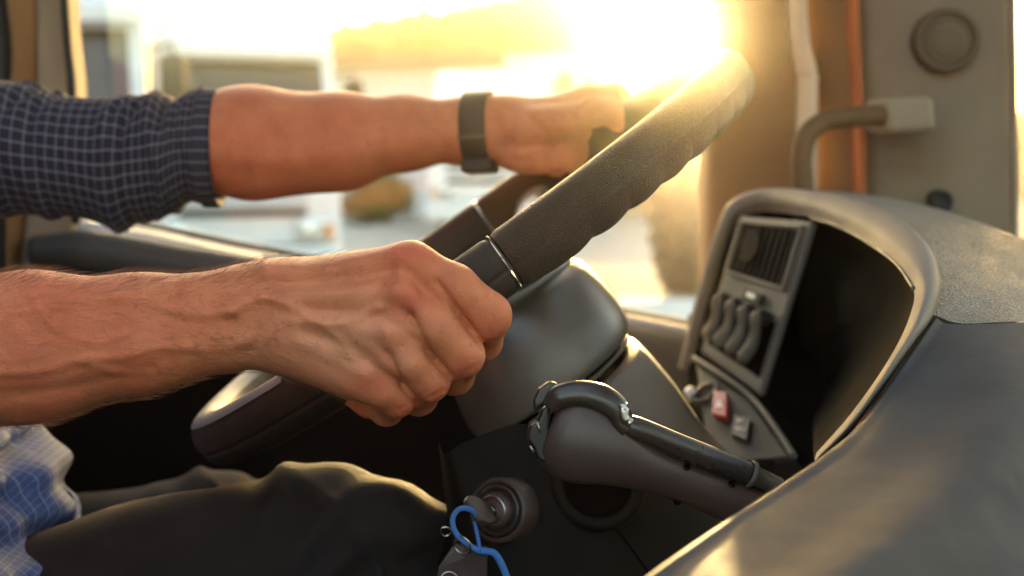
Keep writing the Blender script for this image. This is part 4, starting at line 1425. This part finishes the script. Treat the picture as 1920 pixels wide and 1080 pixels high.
# fine hair on the near forearm
sel = np.argwhere((dd < .83) & (px > -60) & (px < 640) & (py > 470) & (face > -.25)).ravel()
wgt = np.where(px[sel] < 500, 1.0, .25) * np.where((py[sel] > 630) | (py[sel] < 540), 1.5, .7)
sel = rng.choice(sel, 4400, replace=False, p=wgt / wgt.sum())
HV, HF = [], []
along = W(600, 600, .78) - W(0, 640, .77)
along /= np.linalg.norm(along)
for i in sel:
    nn = N[i]
    tdir = along * rng.normal(.9, .25) + np.array([0, 0, -1]) * rng.normal(.35, .3) * (1 if py[i] > 560 else -.6) + UP * rng.normal(0, .2)
    tdir -= nn * (tdir @ nn)
    L = rng.uniform(.005, .014)
    p0 = V[i] - nn * .0003
    pts = [p0 + (tdir * t + nn * (.55 * t - .30 * t * t)) * L for t in (0, .35, .7, 1.0)]
    sdv = np.cross(nn, tdir)
    sdv /= np.linalg.norm(sdv) + 1e-9
    b0 = len(HV)
    for k, p in enumerate(pts):
        r = .00008 * (1 - .28 * k)
        HV += [p + sdv * r, p - sdv * r * .5 + nn * r, p - sdv * r * .5 - nn * r]
    for k in range(3):
        for j in range(3):
            HF.append((b0 + 3 * k + j, b0 + 3 * k + (j + 1) % 3, b0 + 3 * k + 3 + (j + 1) % 3, b0 + 3 * k + 3 + j))
mesh('arm_hair', HV, HF, M['hair'], person, kind='stuff')


# ---- shirt: far sleeve with rolled cuff, trunk with its hem
def sleeve():
    st = [(-420, 150, 520, 1.17), (-250, 150, 480, 1.18), (-100, 146, 430, 1.19), (0, 152, 404, 1.20), (80, 172, 402, 1.205), (150, 182, 410, 1.21),
          (215, 182, 424, 1.215), (275, 178, 416, 1.217), (320, 182, 400, 1.218), (350, 180, 380, 1.219), (385, 172, 384, 1.22), (408, 172, 384, 1.22)]
    st = crom(np.array(st, float), 220)
    na = 150
    G = np.zeros((len(st) + 6, na, 3))
    a = np.linspace(0, 2 * math.pi, na, endpoint=False)
    for i, (x, t, b, d) in enumerate(st):
        cy, hh = (t + b) / 2, (b - t) / 2
        # folds: soft cross ridges that wander round the arm, tight near the cuff
        f = np.zeros(na)
        u = x
        wob = 10 * np.sin(2 * a + .6) + 7 * np.sin(3 * a + 1.7)
        for cx, wd, am, sk, ph, pw in [(-70, 26, 12, 40, .2, 1), (30, 17, 12, 44, .5, 1.3), (96, 12, 15, 20, .1, .8), (246, 13, 14, 30, .9, 1.2), (262, 8, 10, -26, 2.6, 2),
                                       (300, 10, 15, -20, .4, 1.2), (322, 7, 9, 26, 1.9, 1.6), (350, 9, 11, 12, 1.2, .8), (373, 6, 5, 4, .5, 1)]:
            c = cx + sk * np.sin(a + ph) + wob * .7
            gate = np.clip(.55 + .6 * np.sin(a * pw + ph * 4), .08, 1.1)
            f += am * np.exp(-.5 * ((u - c) / wd) ** 2) * gate
        for cx, wd, am, sk, ph in [(276, 6, -15, 24, .9), (336, 5, -12, -12, 1.2), (234, 5, -8, 24, 1.4), (114, 8, -10, 18, .2), (64, 8, -9, 40, .6), (152, 2.5, -4, 4, .4), (362, 3.5, -6, 3, .3)]:
            c = cx + sk * np.sin(a + ph) + wob * .7
            f += am * np.exp(-.5 * ((u - c) / wd) ** 2) * (.3 + .35 * (1 + np.cos(a)))
        # drag folds running along the arm
        f += 3.0 * np.sin(a * 4 + u / 55 + 1.5 * np.sin(u / 90)) * np.clip((150 - u) / 120, .15, 1)
        r = hh + f
        if x > 378:                     # rolled cuff band standing proud
            r = r + 5 * min(1, (x - 378) / 5)
        for j in range(na):
            G[i, j] = W(x + 0 * a[j], cy - r[j] * math.cos(a[j]), d) + FWD * (math.sin(a[j]) * r[j] * .95 / F * d)
    # turned-in edge
    m = len(st)
    x, t, b, d = st[-1]
    for q, (dx, sc) in enumerate([(3, .995), (5, .97), (5, .93), (2, .88), (-8, .86), (-40, .85)]):
        c0 = W(x, (t + b) / 2, d)
        G[m + q] = c0 + (G[m - 1] - c0) * sc + RGT * dx / F * d
    nu = len(G)
    uv = np.stack(np.meshgrid(np.linspace(0, 1, nu), np.linspace(0, 1, na), indexing='ij'), -1).reshape(-1, 2)
    return G, nu, na, uv


G, nu, na, uv = sleeve()
mesh('shirt_sleeve', G.reshape(-1, 3), gridfaces(nu, na, False, True), M['plaid'], person, uv=uv, label='rolled-up navy checked sleeve of the far arm')
rows = []
for y, xr, dep, hd in [(120, -330, 1.03, .21), (300, -240, 1.03, .235), (500, -205, 1.02, .225), (680, -110, 1.01, .205), (790, -5, .99, .19), (880, 62, .98, .18), (960, 108, .97, .175),
                       (1000, 150, .96, .17), (1060, 185, .96, .165), (1130, 205, .96, .16), (1200, 215, .96, .15), (1190, 190, .96, .14)]:
    ring = []
    c = W(xr, y, dep)
    for k in range(20):
        a = 2 * math.pi * k / 20
        wob = 1 + .03 * math.sin(3 * a + y / 60) + .02 * math.sin(5 * a - y / 37)
        cx = c - np.array([.17, 0, 0])
        sa, ca = math.sin(a), math.cos(a)
        ring.append(cx + np.array([.17 * math.copysign(abs(ca) ** .8, ca) * wob, hd * math.copysign(abs(sa) ** .8, sa) * wob, .012 * math.sin(4 * a + y)]))
    rows.append(ring)
G = patch(rows, 130, 160, False, True)
gx, gy, gd = PXV(G.reshape(-1, 3))
cc = G.mean(1, keepdims=True)
nd = G - cc
nd /= np.linalg.norm(nd, axis=2, keepdims=True)
gx, gy = gx.reshape(G.shape[:2]), gy.reshape(G.shape[:2])
fold = .007 * np.sin(gx / 26 + gy / 41 + 1.5 * np.sin(gy / 60)) + .005 * np.sin(gx / 15 - gy / 30 + 2 * np.sin(gx / 50)) + .004 * np.sin(gy / 14 + gx / 40)
G = G + nd * fold[:, :, None]
lu = G[:, :, 2] - .9 * G[:, :, 0]
lv = np.broadcast_to(np.linspace(0, 1.15, 160), (130, 160))
uv = np.stack([lu, lv], -1).reshape(-1, 2)
mesh('shirt_front', G.reshape(-1, 3), gridfaces(130, 160, False, True), M['plaid_lit'], person, uv=uv, label='blue checked front of the shirt at the lap')


# ---- trousers
def leg(path, folds):
    P = crom(np.array(path, float), 110)
    na = 90
    a = np.linspace(0, 2 * math.pi, na, endpoint=False)
    C = np.array([W(x, y, d) for x, y, d, r in P])
    T = np.gradient(C, axis=0)
    T /= np.linalg.norm(T, axis=1)[:, None]
    G = np.zeros((len(P), na, 3))
    for i in range(len(P)):
        e = FWD - T[i] * (FWD @ T[i])
        e /= np.linalg.norm(e)
        g = np.cross(T[i], e)
        s = i / len(P) * 100
        f = np.zeros(na)
        for c0, wd, am, sk, ph in folds:
            f += 1.15 * am * np.exp(-.5 * ((s - c0 - sk * np.sin(a + ph)) / (wd * .7)) ** 2) * (.6 + .4 * np.sin(a + ph))
        f += .0015 * np.sin(s / 3 + 3 * np.sin(a))
        for c0, wd, am, sk in [(9, 1.0, .007, 16), (17, 1.3, .009, -12), (25, .9, .007, 18), (31, 1.2, .009, 14), (38, 1.0, .008, -14), (45, 1.1, .010, 16), (52, .9, .008, 18), (57, 1.0, -.006, 14), (61, .9, .007, -10), (68, 1.2, .008, 12)]:
            f += am * np.exp(-.5 * ((s - c0 - sk * np.sin(a)) / wd) ** 2) * np.clip(-np.cos(a) - .1, 0, 1)
        for j in range(na):
            G[i, j] = C[i] + (e * math.cos(a[j]) + g * math.sin(a[j])) * (P[i, 3] + f[j])
    return mesh('trouser_leg', G.reshape(-1, 3), gridfaces(len(P), na, False, True), M['trouser'], person)


FOLDS = [(12, 2.2, .006, 6, .4), (22, 2.5, .007, 8, 1.2), (33, 3, .006, 10, 2.0), (43, 2.0, .005, 7, .2), (51, 1.8, .006, 8, 3.0), (57, 1.6, -.005, 4, .7), (63, 1.8, .006, 5, .7), (70, 2.2, .005, 6, 1.6), (82, 3, .005, 7, 2.2)]
leg([(-420, 1330, .93, .088), (-200, 1320, .93, .085), (60, 1265, .93, .082), (320, 1150, .93, .075), (520, 1088, .935, .068), (640, 1050, .94, .064), (688, 1062, .945, .062), (715, 1140, .95, .060), (745, 1300, .955, .058), (790, 1560, .96, .052)], FOLDS)
leg([(-420, 1195, 1.10, .085), (-100, 1165, 1.13, .080), (200, 1090, 1.17, .072), (400, 1030, 1.19, .064), (480, 1030, 1.20, .06), (520, 1130, 1.20, .058), (560, 1400, 1.21, .05)], FOLDS)

# ---- wristwatch on the far arm
wt = thing('wristwatch', 'dark brown wristwatch strapped round the driver\'s far wrist', 'watch', tuple(W(903, 246, 1.203)))
ca = W(935, 243, 1.2) - W(870, 247, 1.206)
ca /= np.linalg.norm(ca)
cen = W(900, 245, 1.204)
up2 = UP - ca * (UP @ ca)
up2 /= np.linalg.norm(up2)
b = MB()
b.lathe(cen, ca, [(.0300, -.0110), (.0318, -.0115), (.0326, -.010), (.0326, .010), (.0318, .0115), (.0300, .0110), (.0300, -.0110)], 48, up2, sx=1.02)
b.build('strap', M['watch'], wt, True)
b = MB()
pc = cen - UP * .031 - FWD * .012
R3 = np.array([ca, np.cross(up2, ca), up2])
m = MB().box((-.0138, -.014, -.006), (.0138, .016, .006))
o = mesh('watch_case', pc + np.array(m.V) @ R3, m.F, M['watch'], wt, False)
bevel(o, .003)
b = MB()
k1 = [cen + (-np.cross(up2, ca) * math.sin(t) * .0345 + up2 * math.cos(t) * .035) for t in np.linspace(1.9, 2.15, 6)]
m = MB().box((-.0120, -.0008, -.0012), (.0120, .0014, .0012))
nrm = -np.cross(up2, ca)
if nrm @ FWD > 0:
    nrm = -nrm
mesh('keeper', cen + nrm * .0325 - up2 * .008 + np.array(m.V) @ R3, m.F, M['lever'], wt, False)
m = MB().box((-.004, -.002, -.003), (.004, .002, .003))

# ------------------------------------------------------------------ haze added to spread a glow round the low sun
hz = bpy.data.materials.new('haze')
hz.use_nodes = True
ht = hz.node_tree
for n in list(ht.nodes):
    if n.type != 'OUTPUT_MATERIAL':
        ht.nodes.remove(n)
pv = ht.nodes.new('ShaderNodeVolumePrincipled')
pv.inputs['Color'].default_value = (1.0, .92, .76, 1)
pv.inputs['Density'].default_value = HAZE_D
pv.inputs['Anisotropy'].default_value = HAZE_G
ht.links.new(pv.outputs['Volume'], [n for n in ht.nodes if n.type == 'OUTPUT_MATERIAL'][0].inputs['Volume'])
o = MB().box((-140, -40, -1), (160, 215, 18)).build('haze', hz)
o['kind'] = 'stuff'
o['label'] = 'thin haze added over the yard for the golden sun glow'
